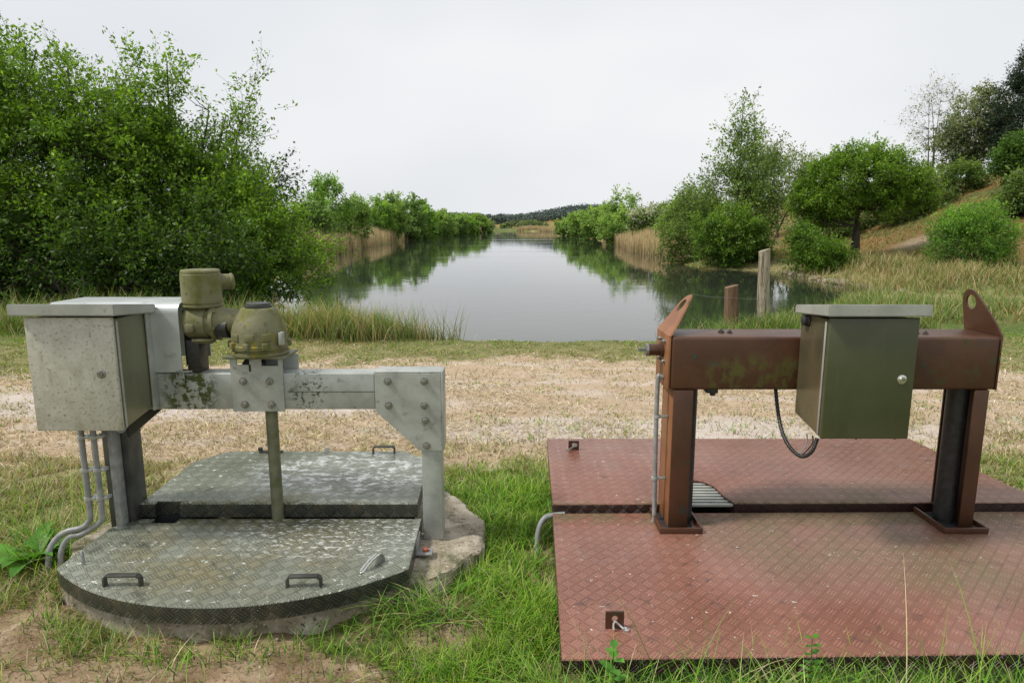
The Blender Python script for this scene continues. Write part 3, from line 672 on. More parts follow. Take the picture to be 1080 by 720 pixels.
bm = B(); lathe(bm, (-1.32, my_ + .06, 1.36), (.8, .5, 0), [(0, .035), (.05, .035), (.054, .038), (.062, .038), (.068, .03), (.0685, .01)], 24); obj('cable_gland', bm, 'gear', mo)
bm = B(); box(bm, -1.425, -1.37, YF + .01, YB - .005, .9705, 1.115, .002); obj('motor_bracket', bm, 'black', fr)
bm = B(); tube(bm, [(-1.085, 2.88, .1), (-1.085, 2.88, .81)], .027, 16); obj('spindle', bm, 'spindle', fr)
# hood
bm = B(); prof = [(YF - .012, .978), (YF - .012, 1.235)] + [(YF + .028 - .04 * math.cos(a), 1.235 + .045 * math.sin(a)) for a in (R(15), R(30), R(45), R(60), R(75), R(90))] + [(3.08, 1.28), (3.10, 1.262), (3.10, 1.0)]
pi_ = [(y + (.003 if y < 3 else -.003), z - .003) for y, z in prof]
poly = prof + pi_[::-1]
hp = [Vector((0, y, z)) for y, z in prof]; hx0, hx1 = -2.0, -1.438
cols = []
for x in (hx0, hx1): cols.append(([bm.verts.new((x, y, z)) for y, z in prof], [bm.verts.new((x, y + (.004 if i < 3 else -.004 if i > len(prof) - 3 else 0), z - (.004 if 2 < i else 0))) for i, (y, z) in enumerate(prof)]))
for j in (0, 1):
    for i in range(len(prof) - 1): bm.faces.new((cols[0][j][i], cols[1][j][i], cols[1][j][i + 1], cols[0][j][i + 1]))
for s in (0, 1):
    for i in range(len(prof) - 1): bm.faces.new((cols[s][0][i], cols[s][0][i + 1], cols[s][1][i + 1], cols[s][1][i]))
bmesh.ops.recalc_face_normals(bm, faces=bm.faces[:])
hd = obj('hood', bm, 'hood', fr)
bm = B(); box(bm, hx1 - .003, hx1 + .0, YF + .03, 3.085, 1.0, 1.245, .001); obj('hood_shade_panel', bm, 'shade_black', hd)  # dark sheet across the open end, imitating shade inside the hood
bm = B(); box(bm, -1.455, -1.43, YF - .018, YF - .0125, .925, .985, .001); box(bm, -1.46, -1.39, YF - .03, YF - .0185, .981, .988, .001); hexbolt(bm, (-1.443, YF - .018, .938), (0, -1, 0), .007, .005); obj('clip', bm, 'galv', hd)

# ------------------------------------------------------------------ cabinets
def cabinet(x0, x1, y0, y1, z0, z1, label, m_front, m_side, m_lid, lock_px, yaw_lid=.035):
    t = thing('control_cabinet', label, 'control cabinet', ((x0 + x1) / 2, (y0 + y1) / 2, z0))
    bm = B()
    # body with sloped underside at the back
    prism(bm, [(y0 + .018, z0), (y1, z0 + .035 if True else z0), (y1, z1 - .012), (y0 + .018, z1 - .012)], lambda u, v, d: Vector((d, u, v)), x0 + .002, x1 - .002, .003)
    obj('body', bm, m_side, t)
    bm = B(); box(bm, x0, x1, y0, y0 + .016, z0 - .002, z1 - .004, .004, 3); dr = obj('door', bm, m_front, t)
    bm = B(); box(bm, x0 + .005, x1 - .005, y0 + .0162, y0 + .0195, z0 + .004, z1 - .022, 0); obj('seal', bm, 'black', dr)
    for xe in (x0 - .0035, x1 - .0005):
        bm = B(); box(bm, xe, xe + .004, y0 + .021, y0 + .033, z0 + .006, z1 - .022, .001); obj('edge_strip', bm, m_lid, t)
    p = world_pt(*lock_px, Y=y0); bm = B(); lathe(bm, (p.x, y0 + .001, p.z), (0, -1, 0), [(0, .018), (.004, .018), (.006, .015), (.0062, .011), (.013, .010), (.0132, .003)], 24)
    lk = obj('lock', bm, 'bolt' if lock_px[0] < 500 else 'chrome', dr)
    bm = B(); box(bm, p.x - .006, p.x + .006, y0 - .0125, y0 - .0115, p.z - .0015, p.z + .0015, 0); obj('keyhole', bm, 'black', lk)
    bm = B(); e = yaw_lid
    # folded sheet lid, sloping very slightly to the back
    tp = [(x0 - e, y0 - .035), (x1 + e, y0 - .035), (x1 + e, y1 + .01), (x0 - e, y1 + .01)]
    lo = [bm.verts.new((x, y, z1 + (.006 if y < y0 else -.018))) for x, y in tp]; hi = [bm.verts.new((x, y, z1 + (.052 if y < y0 else .018))) for x, y in tp]
    fs = [bm.faces.new(hi), bm.faces.new(lo[::-1])] + [bm.faces.new((lo[k], lo[(k + 1) % 4], hi[(k + 1) % 4], hi[k])) for k in range(4)]
    bmesh.ops.bevel(bm, geom=bm.edges[:], offset=.004, segments=2, affect='EDGES'); obj('lid', bm, m_lid, t)
    return t
cl = cabinet(-1.914, -1.568, 2.56, 2.815, .795, 1.258, 'speckled pale grey control cabinet hung on the left end of the galvanised frame', 'cab_grey', 'cab_shade_side', 'lid', (107, 394))
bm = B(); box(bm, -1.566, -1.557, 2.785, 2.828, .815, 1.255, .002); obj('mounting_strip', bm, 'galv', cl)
cr_ = cabinet(1.222, 1.568, 2.51, 2.765, .7775, 1.262, 'olive green control cabinet hung on the brown steel beam', 'cab_green', 'cab_green_lit_side', 'lid', (951, 400), .024)
bm = B(); lathe(bm, (1.224, 2.70, 1.222), (-1, 0, 0), [(0, .024), (.006, .025), (.008, .021), (.022, .021), (.026, .015)], 24); obj('cable_gland', bm, 'black', cr_)
for px in (904, 945):
    p = world_pt(px, 462, Y=2.56); bm = B(); lathe(bm, (p.x, 2.57, .78), (0, 0, -1), [(0, .010), (.012, .010), (.014, .007), (.024, .006)], 12)
    if px == 945: lathe(bm, (p.x + .02, 2.57, .78), (0, 0, -1), [(0, .008), (.016, .007)], 12)
    obj('cable_gland', bm, 'black', cr_)

# conduits on the left
cdl = 'conduits clipped to the post under the grey cabinet'
for i, (x, y, lx) in enumerate(((-1.865, 2.745, -.02), (-1.815, 2.75, .02))):
    t = thing('cable_conduit', ('outer grey conduit, the left one below the speckled cabinet', 'inner grey conduit, closer to the dark post below the speckled cabinet')[i], 'conduit', (x, y, .3), cdl)
    bm = B(); tube(bm, smooth_path([(x, y, .83), (x, y, .6), (x, y, .36), (x - .012, y, .315), (x - .05, y, .287), (x - .10, y - .01, .268 - lx * .5), (x - .145, y - .02, .25), (x - .17, y - .045, .19), (x - .175, y - .06, .04)]), .0125, 12); pp = obj('pipe', bm, 'conduit', t)
    for zz in (.42, .55, .70):
        bm = B(); lathe(bm, (x, y, zz), (0, 0, 1), [(0, .017), (.014, .017)], 14); box(bm, x + .01, x + .035, y - .006, y + .03, zz, zz + .014, .002); obj('clip', bm, 'galv', t)
bm = B(); box(bm, -1.783, -1.757, 2.79, 2.845, .21, .8, .002)
tag(obj('mounting_rail', bm, 'conduit', origin=(-1.77, 2.82, .21)), 'flat grey upright rail between the conduits and the dark post', 'mounting rail')
bm = B()
for q in range(3): tube(bm, smooth_path([(-1.76 + q * .02, 2.74, .80), (-1.755 + q * .02, 2.745, .775 - q * .01), (-1.735 + q * .02, 2.76, .75 - q * .012), (-1.70 + q * .012, 2.79, .765), (-1.68 + q * .01, 2.8, .80)]), .006, 8)
tag(obj('cable', bm, 'conduit', origin=(-1.74, 2.76, .77)), 'pale looped cables tucked under the speckled grey cabinet', 'cable')

# ------------------------------------------------------------------ right frame
XL, XR, Y0, Y1, Z0, Z1 = .672, 2.10, 2.78, 3.02, .907, 1.14
rf = thing('sluice_drive_frame', 'brown painted steel frame with thick box beam standing on the red hatch covers', 'sluice drive', (1.38, 2.9, .27))
bm = B(); box(bm, XL + .010, XR - .008, Y0, Y1, Z0, Z1, .014, 4); beam = obj('beam', bm, 'brown', rf)
bm = B(); box(bm, XL, XL + .0095, Y0 + .001, Y1 - .001, Z0 - .001, Z1 + .001, .002); obj('end_plate', bm, 'lit_brown', rf)
bm = B(); box(bm, XR - .0075, XR, Y0 + .001, Y1 - .001, Z0 - .001, Z1 + .001, .002); obj('end_plate', bm, 'brown', rf)
def eyeplate(xb, lean, mat, hole=(.13, .105, .026)):
    n = 24; bm = B()
    # outline in (y, v): front-bottom, back-bottom, rounded head near the back
    pts = [(0, 0), (.24, 0), (.243, .06), (.246, .12)]
    cyy, cvv, rr = .196, .135, .050
    for k in range(9):
        a = R(0 + k * 17); pts.append((cyy + rr * math.cos(a), cvv + rr * math.sin(a)))
    pts += [(.10, .115), (.04, .055)]
    # resample both outlines by angle about the hole centre
    hc = Vector((.192, .128)); hr = .033
    def ray(a):
        d = Vector((math.cos(a), math.sin(a))); best = None
        for i in range(len(pts)):
            p, q = Vector(pts[i]), Vector(pts[(i + 1) % len(pts)]); e = q - p; den = d.x * e.y - d.y * e.x
            if abs(den) < 1e-9: continue
            w_ = p - hc; t = (w_.x * e.y - w_.y * e.x) / den; s = (w_.x * d.y - w_.y * d.x) / den
            if t > 0 and -1e-6 <= s <= 1 + 1e-6 and (best is None or t < best): best = t
        return tuple(hc + d * best)
    angs = sorted({2 * math.pi * i / 40 for i in range(40)} | {math.atan2(-.128, -.192) % (2 * math.pi), math.atan2(-.128, .048) % (2 * math.pi)})
    outl = [ray(a) for a in angs]; ho = [(hc.x + hr * math.cos(a), hc.y + hr * math.sin(a)) for a in angs]
    plate_with_holes(bm, outl, ho, lambda u, v, d: Vector((xb + lean * v + d, Y0 + u, Z1 + .002 + v * math.sqrt(max(.1, 1 - lean * lean * .5)))), 0, .009)
    return obj('lifting_eye', bm, mat, rf)
eyeplate(XL, .72, 'lit_brown'); eyeplate(XR - .009, -.12, 'brown')
# posts: channels open towards each other
def channel(xw, s, mat_web):
    xa, xb = sorted((xw, xw + s * .009)); bm = B(); box(bm, xa, xb, Y0 + .012, Y1 - .03, .2, Z0 - .001, .001)
    q = obj('post', bm, mat_web, rf)
    bm = B()
    for y in (Y0 + .002, Y1 - .04):
        xa, xb = sorted((xw, xw + s * (.085 if s > 0 else .062))); box(bm, xa, xb, y, y + .0098, .2, Z0 - .001, .002)
    obj('post_flange', bm, 'brown', q)
    bm = B(); tube(bm, [(xw + s * .075, (Y0 + Y1) / 2 - .03, .2), (xw + s * .075, (Y0 + Y1) / 2 - .03, Z0 - .002)], .052 if s > 0 else .045, 16); obj('inner_shade_pipe', bm, 'black', q)  # black pipe, widened to stand for the shade inside the channel
    return q
channel(.702, 1, 'lit_brown'); channel(2.07, -1, 'brown')
for (a0, a1) in ((.652, .84), (1.905, 2.10)):
    bm = B()
    for (xa, xb, ya, yb) in ((a0, a1, 2.722, 2.730), (a0, a0 + .008, 2.7305, 2.95), (a1 - .008, a1, 2.7305, 2.95)): box(bm, xa, xb, ya, yb, .2705, .298, .001)
    for (xa, xb, ya, yb) in ((a0 + .0085, a1 - .0085, 2.7305, 2.755), (a0 + .0085, a0 + .03, 2.7555, 2.95), (a1 - .03, a1 - .0085, 2.7555, 2.95)): box(bm, xa, xb, ya, yb, .271, .276, 0)
    obj('base_frame', bm, 'brown', rf)
    bm = B(); box(bm, a0 + .031, a1 - .031, 2.756, 2.94, .2702, .2725, 0); obj('base_shade_sheet', bm, 'shade_black', rf)  # flat dark sheet painted as the shade of an opening
# shaft stub
bm = B(); lathe(bm, (XL - .0005, 2.89, 1.065), (-1, 0, 0), [(0, .032), (.012, .032), (.013, .026), (.065, .026)], 20); st = obj('shaft', bm, 'brown', rf)
bm = B(); lathe(bm, (XL - .066, 2.89, 1.065), (-1, 0, 0), [(0, .029), (.012, .029), (.0125, .02)], 20); lathe(bm, (XL - .079, 2.89, 1.065), (-1, 0, 0), [(0, .011), (.03, .011)], 4); obj('shaft_end', bm, 'bolt', st)
for (y, z) in ((2.85, 1.11), (2.93, 1.11), (2.85, 1.02), (2.93, 1.02), (2.86, .945)):
    bm = B(); hexbolt(bm, (XL - .0005, y, z), (-1, 0, 0), .008, .008); obj('bolt', bm, 'bolt', rf)
for (x, y) in ((.93, 2.9), (1.78, 2.87)):
    bm = B(); hexbolt(bm, (x, y, Z1), (0, 0, 1), .010, .008); hexbolt(bm, (x + .035, y - .01, Z1), (0, 0, 1), .008, .006); obj('bolt', bm, 'galv_dark', rf)
for x in (.88,):
    bm = B(); box(bm, x - .03, x + .02, Y0 + .02, Y0 + .08, Z0 - .02, Z0 - .001, .003); lathe(bm, (x + .005, Y0 + .05, Z0 - .02), (0, 0, -1), [(0, .012), (.016, .012)], 6); obj('bolt', bm, 'black', rf)
# conduit on left brown post + loop by the plates
t = thing('cable_conduit', 'thin grey conduit running down the left brown post', 'conduit', (.645, 2.88, .3))
bm = B(); tube(bm, smooth_path([(.668, 2.86, .945), (.655, 2.86, .95), (.648, 2.86, .93), (.648, 2.86, .7), (.652, 2.86, .45), (.656, 2.86, .26)]), .0105, 12); obj('pipe', bm, 'conduit', t)
for zz in (.76, .47): 
    bm = B(); lathe(bm, (.650, 2.86, zz), (0, 0, 1), [(0, .015), (.012, .015)], 14); box(bm, .655, .70, 2.855, 2.872, zz, zz + .012, .002); obj('clip', bm, 'galv', t)
bm = B(); tube(bm, smooth_path([(.25, 2.945, .262), (.19, 2.94, .258), (.15, 2.93, .245), (.125, 2.91, .20), (.118, 2.89, .13), (.118, 2.87, .03)]), .013, 12)
tag(obj('cable_conduit', bm, 'conduit', origin=(.12, 2.88, .1)), 'bent grey conduit coming out between the two red covers into the grass', 'conduit')
# black corrugated cable and thin wires
pts = smooth_path([world_pt(818, 409, Y=2.86), world_pt(820, 430, Y=2.84), world_pt(824, 452, Y=2.78), world_pt(832, 470, Y=2.7), world_pt(845, 481, Y=2.64), world_pt(856, 476, Y=2.6), world_pt(862, 462, Y=2.6)], 18)
bm = B(); tube(bm, pts, lambda i: .0075 + .0016 * (i % 3 == 0), 10)
tag(obj('cable', bm, 'black', origin=pts[60]), 'black corrugated cable looping below the olive cabinet', 'cable')
for k, (a, b) in enumerate((((851, 457), (846, 478)), ((857, 459), (849, 480)))):
    pts = smooth_path([world_pt(a[0], a[1], Y=2.66), world_pt(a[0], a[1] + 8, Y=2.66), world_pt(b[0] + 1, b[1] - 4, Y=2.65), world_pt(b[0] - 6, b[1], Y=2.66), world_pt(b[0] - 14, b[1] - 5, Y=2.7)])
    bm = B(); tube(bm, pts, .0028, 6)
    tag(obj('wire', bm, ('conduit', 'black')[k], origin=pts[3]), ('thin pale wire hanging inside the black cable loop', 'thin dark wire joining the black cable loop under the olive cabinet')[k], 'wire')

# ------------------------------------------------------------------ fence posts by the water
def wooden_post(px, ytop, Y, wpx, mat, label, split=False):
    tp = world_pt(px, ytop, Y=Y); g = float(height(tp.x, Y)) - .1; w_ = wpx * Y / FPX / 2; bm = B(); seg = 14; rows = []
    for j in range(9):
        z = g + (tp.z - g) * j / 8; r = []
        for k in range(seg):
            a = 2 * math.pi * k / seg; rr = w_ * (1 + .10 * math.sin(a * 3 + j * .3) + .05 * random.random() - .02 * j)
            r.append(bm.verts.new((tp.x + rr * math.cos(a) + .004 * math.sin(j) + .085 * (1 - j / 8), Y + rr * math.sin(a), z + (.03 * math.cos(a) if j == 8 else 0))))
        rows.append(r)
    for j in range(8):
        for k in range(seg): bm.faces.new((rows[j][k], rows[j][(k + 1) % seg], rows[j + 1][(k + 1) % seg], rows[j + 1][k]))
    bm.faces.new(rows[-1]); return tag(obj('fence_post', bm, mat, origin=(tp.x, Y, g)), label, 'fence post')
wooden_post(805.5, 264, 10.4, 13, 'wood_grey', 'tall weathered grey wooden post at the water edge')
wooden_post(770.5, 302, 10.3, 16, 'wood_brown', 'short reddish brown wooden post stump beside the taller grey post')
bm = B(); a = world_pt(730, 310, Y=10.35); b = world_pt(771, 314, Y=10.18); c = world_pt(805, 315, Y=10.3)
tube(bm, [a, (a + b) / 2 - Vector((0, 0, .02)), b, (b + c) / 2 - Vector((0, 0, .01)), c], .0022, 5)
tag(obj('fence_wire', bm, 'bolt', origin=b), 'thin slack fence wire strung across the two wooden posts', 'wire')

# ------------------------------------------------------------------ foliage
def leaf_mesh(name, P, D, size, cols, mat, ratio=.5, up=.5, parent=None):
    """one small folded quad per leaf: P position, D direction, size length"""
    n = len(P); D = D / (np.linalg.norm(D, axis=1, keepdims=True) + 1e-9)
    nr = rng.normal(size=(n, 3)); nr[:, 2] = np.abs(nr[:, 2]) + up
    S = np.cross(D, nr); S /= (np.linalg.norm(S, axis=1, keepdims=True) + 1e-9)
    s = size[:, None]; w_ = s * ratio / 2
    V = np.empty((n, 4, 3)); V[:, 0] = P; V[:, 1] = P + D * s * .45 + S * w_; V[:, 2] = P + D * s; V[:, 3] = P + D * s * .45 - S * w_
    F = np.arange(n * 4).reshape(n, 4); cc = np.repeat(cols, 4, axis=0)
    me = mk_mesh(name, V.reshape(-1, 3), F, cc, mat); o = bpy.data.objects.new(name, me); C.objects.link(o)
    if parent is not None: o.parent = parent
    return o
def tris_for_twigs(P0, P1, r):
    d = P1 - P0; a = np.cross(d, np.array([.3, .2, 1.0])); a /= (np.linalg.norm(a, axis=1, keepdims=True) + 1e-9)
    b = np.cross(d, a); b /= (np.linalg.norm(b, axis=1, keepdims=True) + 1e-9)
    V = []
    for k in range(3):
        an = 2 * math.pi * k / 3; off = (a * math.cos(an) + b * math.sin(an))
        V.append(P0 + off * r[:, None]); V.append(P1 + off * r[:, None] * .5)
    V = np.stack(V, 1); n = len(P0); base = np.arange(n)[:, None, None] * 6
    q = np.array([[0, 2, 3, 1], [2, 4, 5, 3], [4, 0, 1, 5]])[None]
    return V.reshape(-1, 3), (base + q).reshape(-1, 4)
LK = 2.1
def tree(name, label, cat, base, blobs, nclump, per, leaf, cA, cB, trunk=.12, stems=1, twig=.6, ntw=6, spread=.3, ratio=.5, up=.5, mat='leaf', group=None,
         lean=0, jitter=.05, droop=0, hollow=.45, lift=.35, bright=.35, stem_top=.75, extra=None):
    """blobs: (dx, dy, z, rx, ry, rz, weight) relative to base; leaves sit on twigs that radiate from clumps"""
    x, y = base; g = float(height(x, y)); t = thing(name, label, cat, (x, y, g), group)
    bl = np.array([b_[:6] for b_ in blobs], float); wt = np.array([b_[6] if len(b_) > 6 else b_[3] * b_[4] * b_[5] for b_ in blobs], float); wt /= wt.sum()
    which = rng.choice(len(bl), nclump, p=wt); v = rng.normal(size=(nclump, 3)); v /= np.linalg.norm(v, axis=1, keepdims=True)
    rad = (hollow + (1 - hollow) * rng.random(nclump) ** .6)
    rad *= 1 + .22 * (rng.random(nclump) - .5)
    Cn = bl[which, :3] + v * rad[:, None] * bl[which, 3:6]
    Cn[:, 2] = np.maximum(Cn[:, 2], .08 + .15 * rng.random(nclump))
    ctr = (bl[:, :3] * wt[:, None]).sum(0); htop = Cn[:, 2].max()
    # wood
    bm = B(); nodes = []
    for s in range(stems):
        a = 2 * math.pi * s / max(stems, 1) + random.random(); sp_ = 0 if stems == 1 else 1
        bi = random.choice(range(len(bl))) if stems > 1 else int(np.argmax(wt))
        tgt = Vector(bl[bi, :3]) + Vector((random.uniform(-.5, .5) * bl[bi, 3] * sp_, random.uniform(-.4, .4) * bl[bi, 4] * sp_, bl[bi, 5] * stem_top))
        b0 = Vector((.18 * math.cos(a) * sp_, .18 * math.sin(a) * sp_, -.1)); mid = b0.lerp(tgt, .5) + Vector((random.uniform(-.1, .1), random.uniform(-.1, .1), 0)) * htop * .15
        mid.x = mid.x * .8; pts = smooth_path([b0, b0.lerp(mid, .5) + Vector((lean * .1, 0, .1)), mid, tgt], 4)
        r0 = trunk * (1 if stems == 1 else .7); tube(bm, pts, r0, 7, r0 * .12); nodes += [(p, r0 * (1 - .8 * i / len(pts))) for i, p in enumerate(pts) if i > 3]
    npos = np.array([tuple(p) for p, _ in nodes])
    ks = rng.permutation(nclump)[:min(nclump, 90)]
    for k in ks:
        c = Cn[k]; d = np.linalg.norm(npos - c, axis=1) + np.maximum(0, npos[:, 2] - c[2] + .1) * 1.5; j = int(np.argmin(d)); p0 = Vector(npos[j]); p1 = Vector(c)
        m_ = p0.lerp(p1, .5) + Vector((0, 0, -.08 * (p1 - p0).length)); r0 = min(nodes[j][1] * .6, trunk * .35)
        tube(bm, [p0, m_, p1], r0, 4, r0 * .25, caps=False)
    for v_ in bm.verts: v_.co += Vector((x, y, g))
    obj('trunk', bm, 'bark', t)
    # twigs and leaves
    n = nclump * ntw; ci = np.repeat(np.arange(nclump), ntw)
    out_ = Cn - ctr; out_ /= (np.linalg.norm(out_, axis=1, keepdims=True) + 1e-9)
    dr = rng.normal(size=(n, 3)) * .8 + out_[ci] * .7; dr[:, 2] += lift - droop; dr /= np.linalg.norm(dr, axis=1, keepdims=True)
    ln = twig * (.4 + .9 * rng.random(n)); P0 = Cn[ci] + rng.normal(size=(n, 3)) * spread * .4; P1 = P0 + dr * ln[:, None]
    m = max(1, per // ntw); ti = np.repeat(np.arange(n), m); tt = .1 + .9 * rng.random(n * m)
    LP = P0[ti] + (P1 - P0)[ti] * tt[:, None] + rng.normal(size=(n * m, 3)) * jitter
    LP[:, 2] = np.maximum(LP[:, 2], .02)
    LD = rng.normal(size=(n * m, 3)) * .8 + dr[ti] * .8; LD[:, 2] -= .25
    sz = leaf * (.6 + .8 * rng.random(n * m))
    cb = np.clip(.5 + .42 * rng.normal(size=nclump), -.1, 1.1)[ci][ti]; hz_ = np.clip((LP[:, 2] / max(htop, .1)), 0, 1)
    f = np.clip(.15 + .45 * cb + bright * (hz_ - .4) + .15 * rng.normal(size=n * m), 0, 1)[:, None]  # leaf colour lightens with height, imitating light from above
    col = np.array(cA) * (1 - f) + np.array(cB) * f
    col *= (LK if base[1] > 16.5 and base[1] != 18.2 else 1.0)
    col *= (1 + .12 * rng.normal(size=(n * m, 1))); col = np.clip(col, .004, 1)
    if extra is not None:
        sel = rng.random(n * m) < extra[1] * (cb > .45) * (hz_ > .3) * 2; col[sel] = extra[0]
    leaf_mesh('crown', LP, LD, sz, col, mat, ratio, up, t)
    if twig > 0:
        V, F = tris_for_twigs(P0, P1, np.full(n, max(.004, trunk * .035)))
        me = mk_mesh('twigs', V, F, None, 'bark'); o = bpy.data.objects.new('twigs', me); C.objects.link(o); o.parent = t; o['kind'] = 'stuff'
    return t

G1, G2 = (.042, .10, .013), (.29, .49, .05)      # fresh willow green
D1, D2 = (.012, .032, .008), (.055, .115, .02)       # darker
# near left willow thicket
NL = dict(leaf=.088, twig=.6, ntw=8, spread=.36, ratio=.5, jitter=.06)
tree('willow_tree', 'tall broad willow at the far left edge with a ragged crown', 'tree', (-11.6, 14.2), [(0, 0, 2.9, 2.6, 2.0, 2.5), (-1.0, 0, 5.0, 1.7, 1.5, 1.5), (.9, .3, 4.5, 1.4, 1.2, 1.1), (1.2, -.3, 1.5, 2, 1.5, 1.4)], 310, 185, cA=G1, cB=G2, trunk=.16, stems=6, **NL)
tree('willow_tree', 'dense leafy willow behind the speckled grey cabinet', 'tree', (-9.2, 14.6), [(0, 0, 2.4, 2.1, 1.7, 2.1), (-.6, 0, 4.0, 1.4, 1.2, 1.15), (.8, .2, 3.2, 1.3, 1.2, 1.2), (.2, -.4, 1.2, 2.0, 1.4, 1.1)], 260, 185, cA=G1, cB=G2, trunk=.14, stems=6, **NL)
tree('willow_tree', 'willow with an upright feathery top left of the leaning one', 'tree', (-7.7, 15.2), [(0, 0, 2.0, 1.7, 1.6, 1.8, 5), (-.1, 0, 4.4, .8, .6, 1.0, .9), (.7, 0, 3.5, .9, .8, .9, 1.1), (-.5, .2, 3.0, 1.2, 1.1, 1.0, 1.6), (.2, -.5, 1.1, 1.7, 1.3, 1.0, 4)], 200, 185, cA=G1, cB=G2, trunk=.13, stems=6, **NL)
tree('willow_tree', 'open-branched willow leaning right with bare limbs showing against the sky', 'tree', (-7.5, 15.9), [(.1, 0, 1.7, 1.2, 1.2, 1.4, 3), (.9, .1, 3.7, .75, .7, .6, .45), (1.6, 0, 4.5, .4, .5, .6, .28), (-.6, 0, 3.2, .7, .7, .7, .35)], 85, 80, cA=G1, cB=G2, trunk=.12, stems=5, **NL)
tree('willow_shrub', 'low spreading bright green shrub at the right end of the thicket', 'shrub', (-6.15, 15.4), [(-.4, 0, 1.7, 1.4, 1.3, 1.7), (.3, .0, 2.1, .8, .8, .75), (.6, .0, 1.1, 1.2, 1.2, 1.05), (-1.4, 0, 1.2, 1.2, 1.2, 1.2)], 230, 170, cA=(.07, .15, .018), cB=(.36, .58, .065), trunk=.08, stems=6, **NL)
tree('willow_shrub', 'dark shaded shrub filling the foot of the thicket behind the grey cabinet', 'shrub', (-8.4, 12.9), [(0, 0, .9, 2.4, .8, .9), (1.9, .4, 1.0, 1.4, .8, .9), (-2.4, 0, 1.0, 1.7, .8, 1.0)], 190, 130, cA=(.02, .05, .008), cB=(.12, .23, .03), trunk=.06, stems=7, **NL)  # shade at the thicket foot is put into darker leaf colours
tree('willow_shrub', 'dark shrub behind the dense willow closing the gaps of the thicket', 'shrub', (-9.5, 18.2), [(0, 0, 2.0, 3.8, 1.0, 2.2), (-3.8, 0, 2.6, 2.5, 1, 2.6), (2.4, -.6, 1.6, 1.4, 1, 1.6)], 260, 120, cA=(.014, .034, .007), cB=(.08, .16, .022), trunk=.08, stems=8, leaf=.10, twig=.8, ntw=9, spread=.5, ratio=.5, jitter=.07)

# right bank
tree('willow_tree', 'tall slender sparse willow rising above the right bank', 'tree', (12.3, 37), [(-.2, 0, 2.6, 2.6, 1.6, 2.2, 6), (0, 0, 5.1, 1.2, 1.0, 1.5, 1.6), (.2, 0, 7.0, .55, .5, 1.5, .6), (1.5, 0, 3.9, 1.3, 1, 1.2, 1.2), (1.0, 0, 6.6, .5, .4, .5, .12)], 300, 55, .15, (.03, .055, .014), (.15, .22, .05), .14, 4, .9, 6, .4, jitter=.09, lift=.7)
tree('willow_shrub', 'rounded bright green shrub at the water edge under the tall willow', 'shrub', (11.2, 34.4), [(0, 0, 1.35, 1.8, 1.3, 1.6), (.9, .3, 1.1, 1.3, 1.2, 1.2)], 190, 170, .12, (.02, .045, .008), (.12, .20, .025), .07, 6, .5, 6, .3, jitter=.08)
tree('willow_shrub', 'pale green shrub left of the tall willow beside the reeds', 'shrub', (10.9, 39.5), [(-.3, 0, 1.6, 1.7, 1.2, 2.0), (.2, 0, 3.0, 1.1, 1, 1.2)], 150, 100, .15, (.035, .06, .016), (.15, .21, .05), .07, 5, .7, 6, .4, jitter=.1)
tree('willow_shrub', 'grey green shrub between the tall willow and the round oak', 'shrub', (14.9, 41.5), [(0, 0, 2.2, 1.0, 1.0, 2.0), (-.6, 0, 3.9, .9, .8, .9)], 80, 80, .16, (.045, .07, .028), (.17, .22, .085), .08, 4, .8, 6, .4, jitter=.1)
tree('birch_tree', 'sparse grey green birch seen behind the willow and oak', 'tree', (22.2, 56), [(0, 0, 4.6, 1.9, 1.5, 2.8), (-1.2, 0, 6.2, 1.2, 1, 1.2), (2.6, 0, 4.4, 1.6, 1.2, 2.0)], 150, 50, .22, (.06, .08, .04), (.17, .21, .10), .12, 3, 1.1, 5, .5, jitter=.15)
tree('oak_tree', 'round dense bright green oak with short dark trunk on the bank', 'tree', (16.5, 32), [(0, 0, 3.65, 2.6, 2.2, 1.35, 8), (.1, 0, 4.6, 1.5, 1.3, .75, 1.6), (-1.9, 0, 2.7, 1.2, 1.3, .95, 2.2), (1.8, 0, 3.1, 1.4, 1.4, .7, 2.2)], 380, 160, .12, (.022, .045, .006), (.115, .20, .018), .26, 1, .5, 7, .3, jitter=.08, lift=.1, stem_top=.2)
tree('oak_shrub', 'shrub under the left side of the round oak, touching the stony bank', 'shrub', (13.3, 28.9), [(0, 0, .8, 1.1, 1.0, .85), (.8, .3, .45, 1.0, .9, .5), (-.5, .6, 1.5, .6, .6, .7)], 120, 150, .11, (.02, .042, .006), (.10, .18, .02), .07, 5, .5, 6, .3, jitter=.08)
tree('birch_tree', 'nearly bare thin tree on the dune against the sky', 'tree', (31.5, 51), [(0, 0, 4.2, 1.9, 1.5, 3.0), (.4, 0, 6.4, .9, .8, 1.2)], 80, 14, .16, (.08, .10, .05), (.17, .2, .1), .10, 3, 1.2, 7, .5, jitter=.12)
tree('hawthorn_tree', 'grey green rounded tree on the dune left of the dark pine', 'tree', (33.0, 48.5), [(0, 0, 3.3, 2.1, 1.5, 2.5), (-1.2, 0, 2.2, 1.5, 1.2, 1.7), (1.2, 0, 3.7, 1.4, 1, 1.7)], 190, 90, .2, (.035, .055, .025), (.15, .18, .09), .12, 3, .9, 6, .4, jitter=.12, extra=((.4, .4, .35), .12))
tree('pine_tree', 'dark pine rising out of frame at the right edge', 'tree', (34.8, 46), [(-.2, 0, 3.6, 2.5, 2.0, 2.6, 5), (.2, 0, 6.4, 1.9, 1.5, 1.7, 3), (.9, 0, 8.6, 1.3, 1.2, 1.5, 1.5)], 300, 120, .22, (.006, .014, .007), (.022, .038, .018), .22, 1, .7, 6, .35, ratio=.25, mat='needle', jitter=.1)
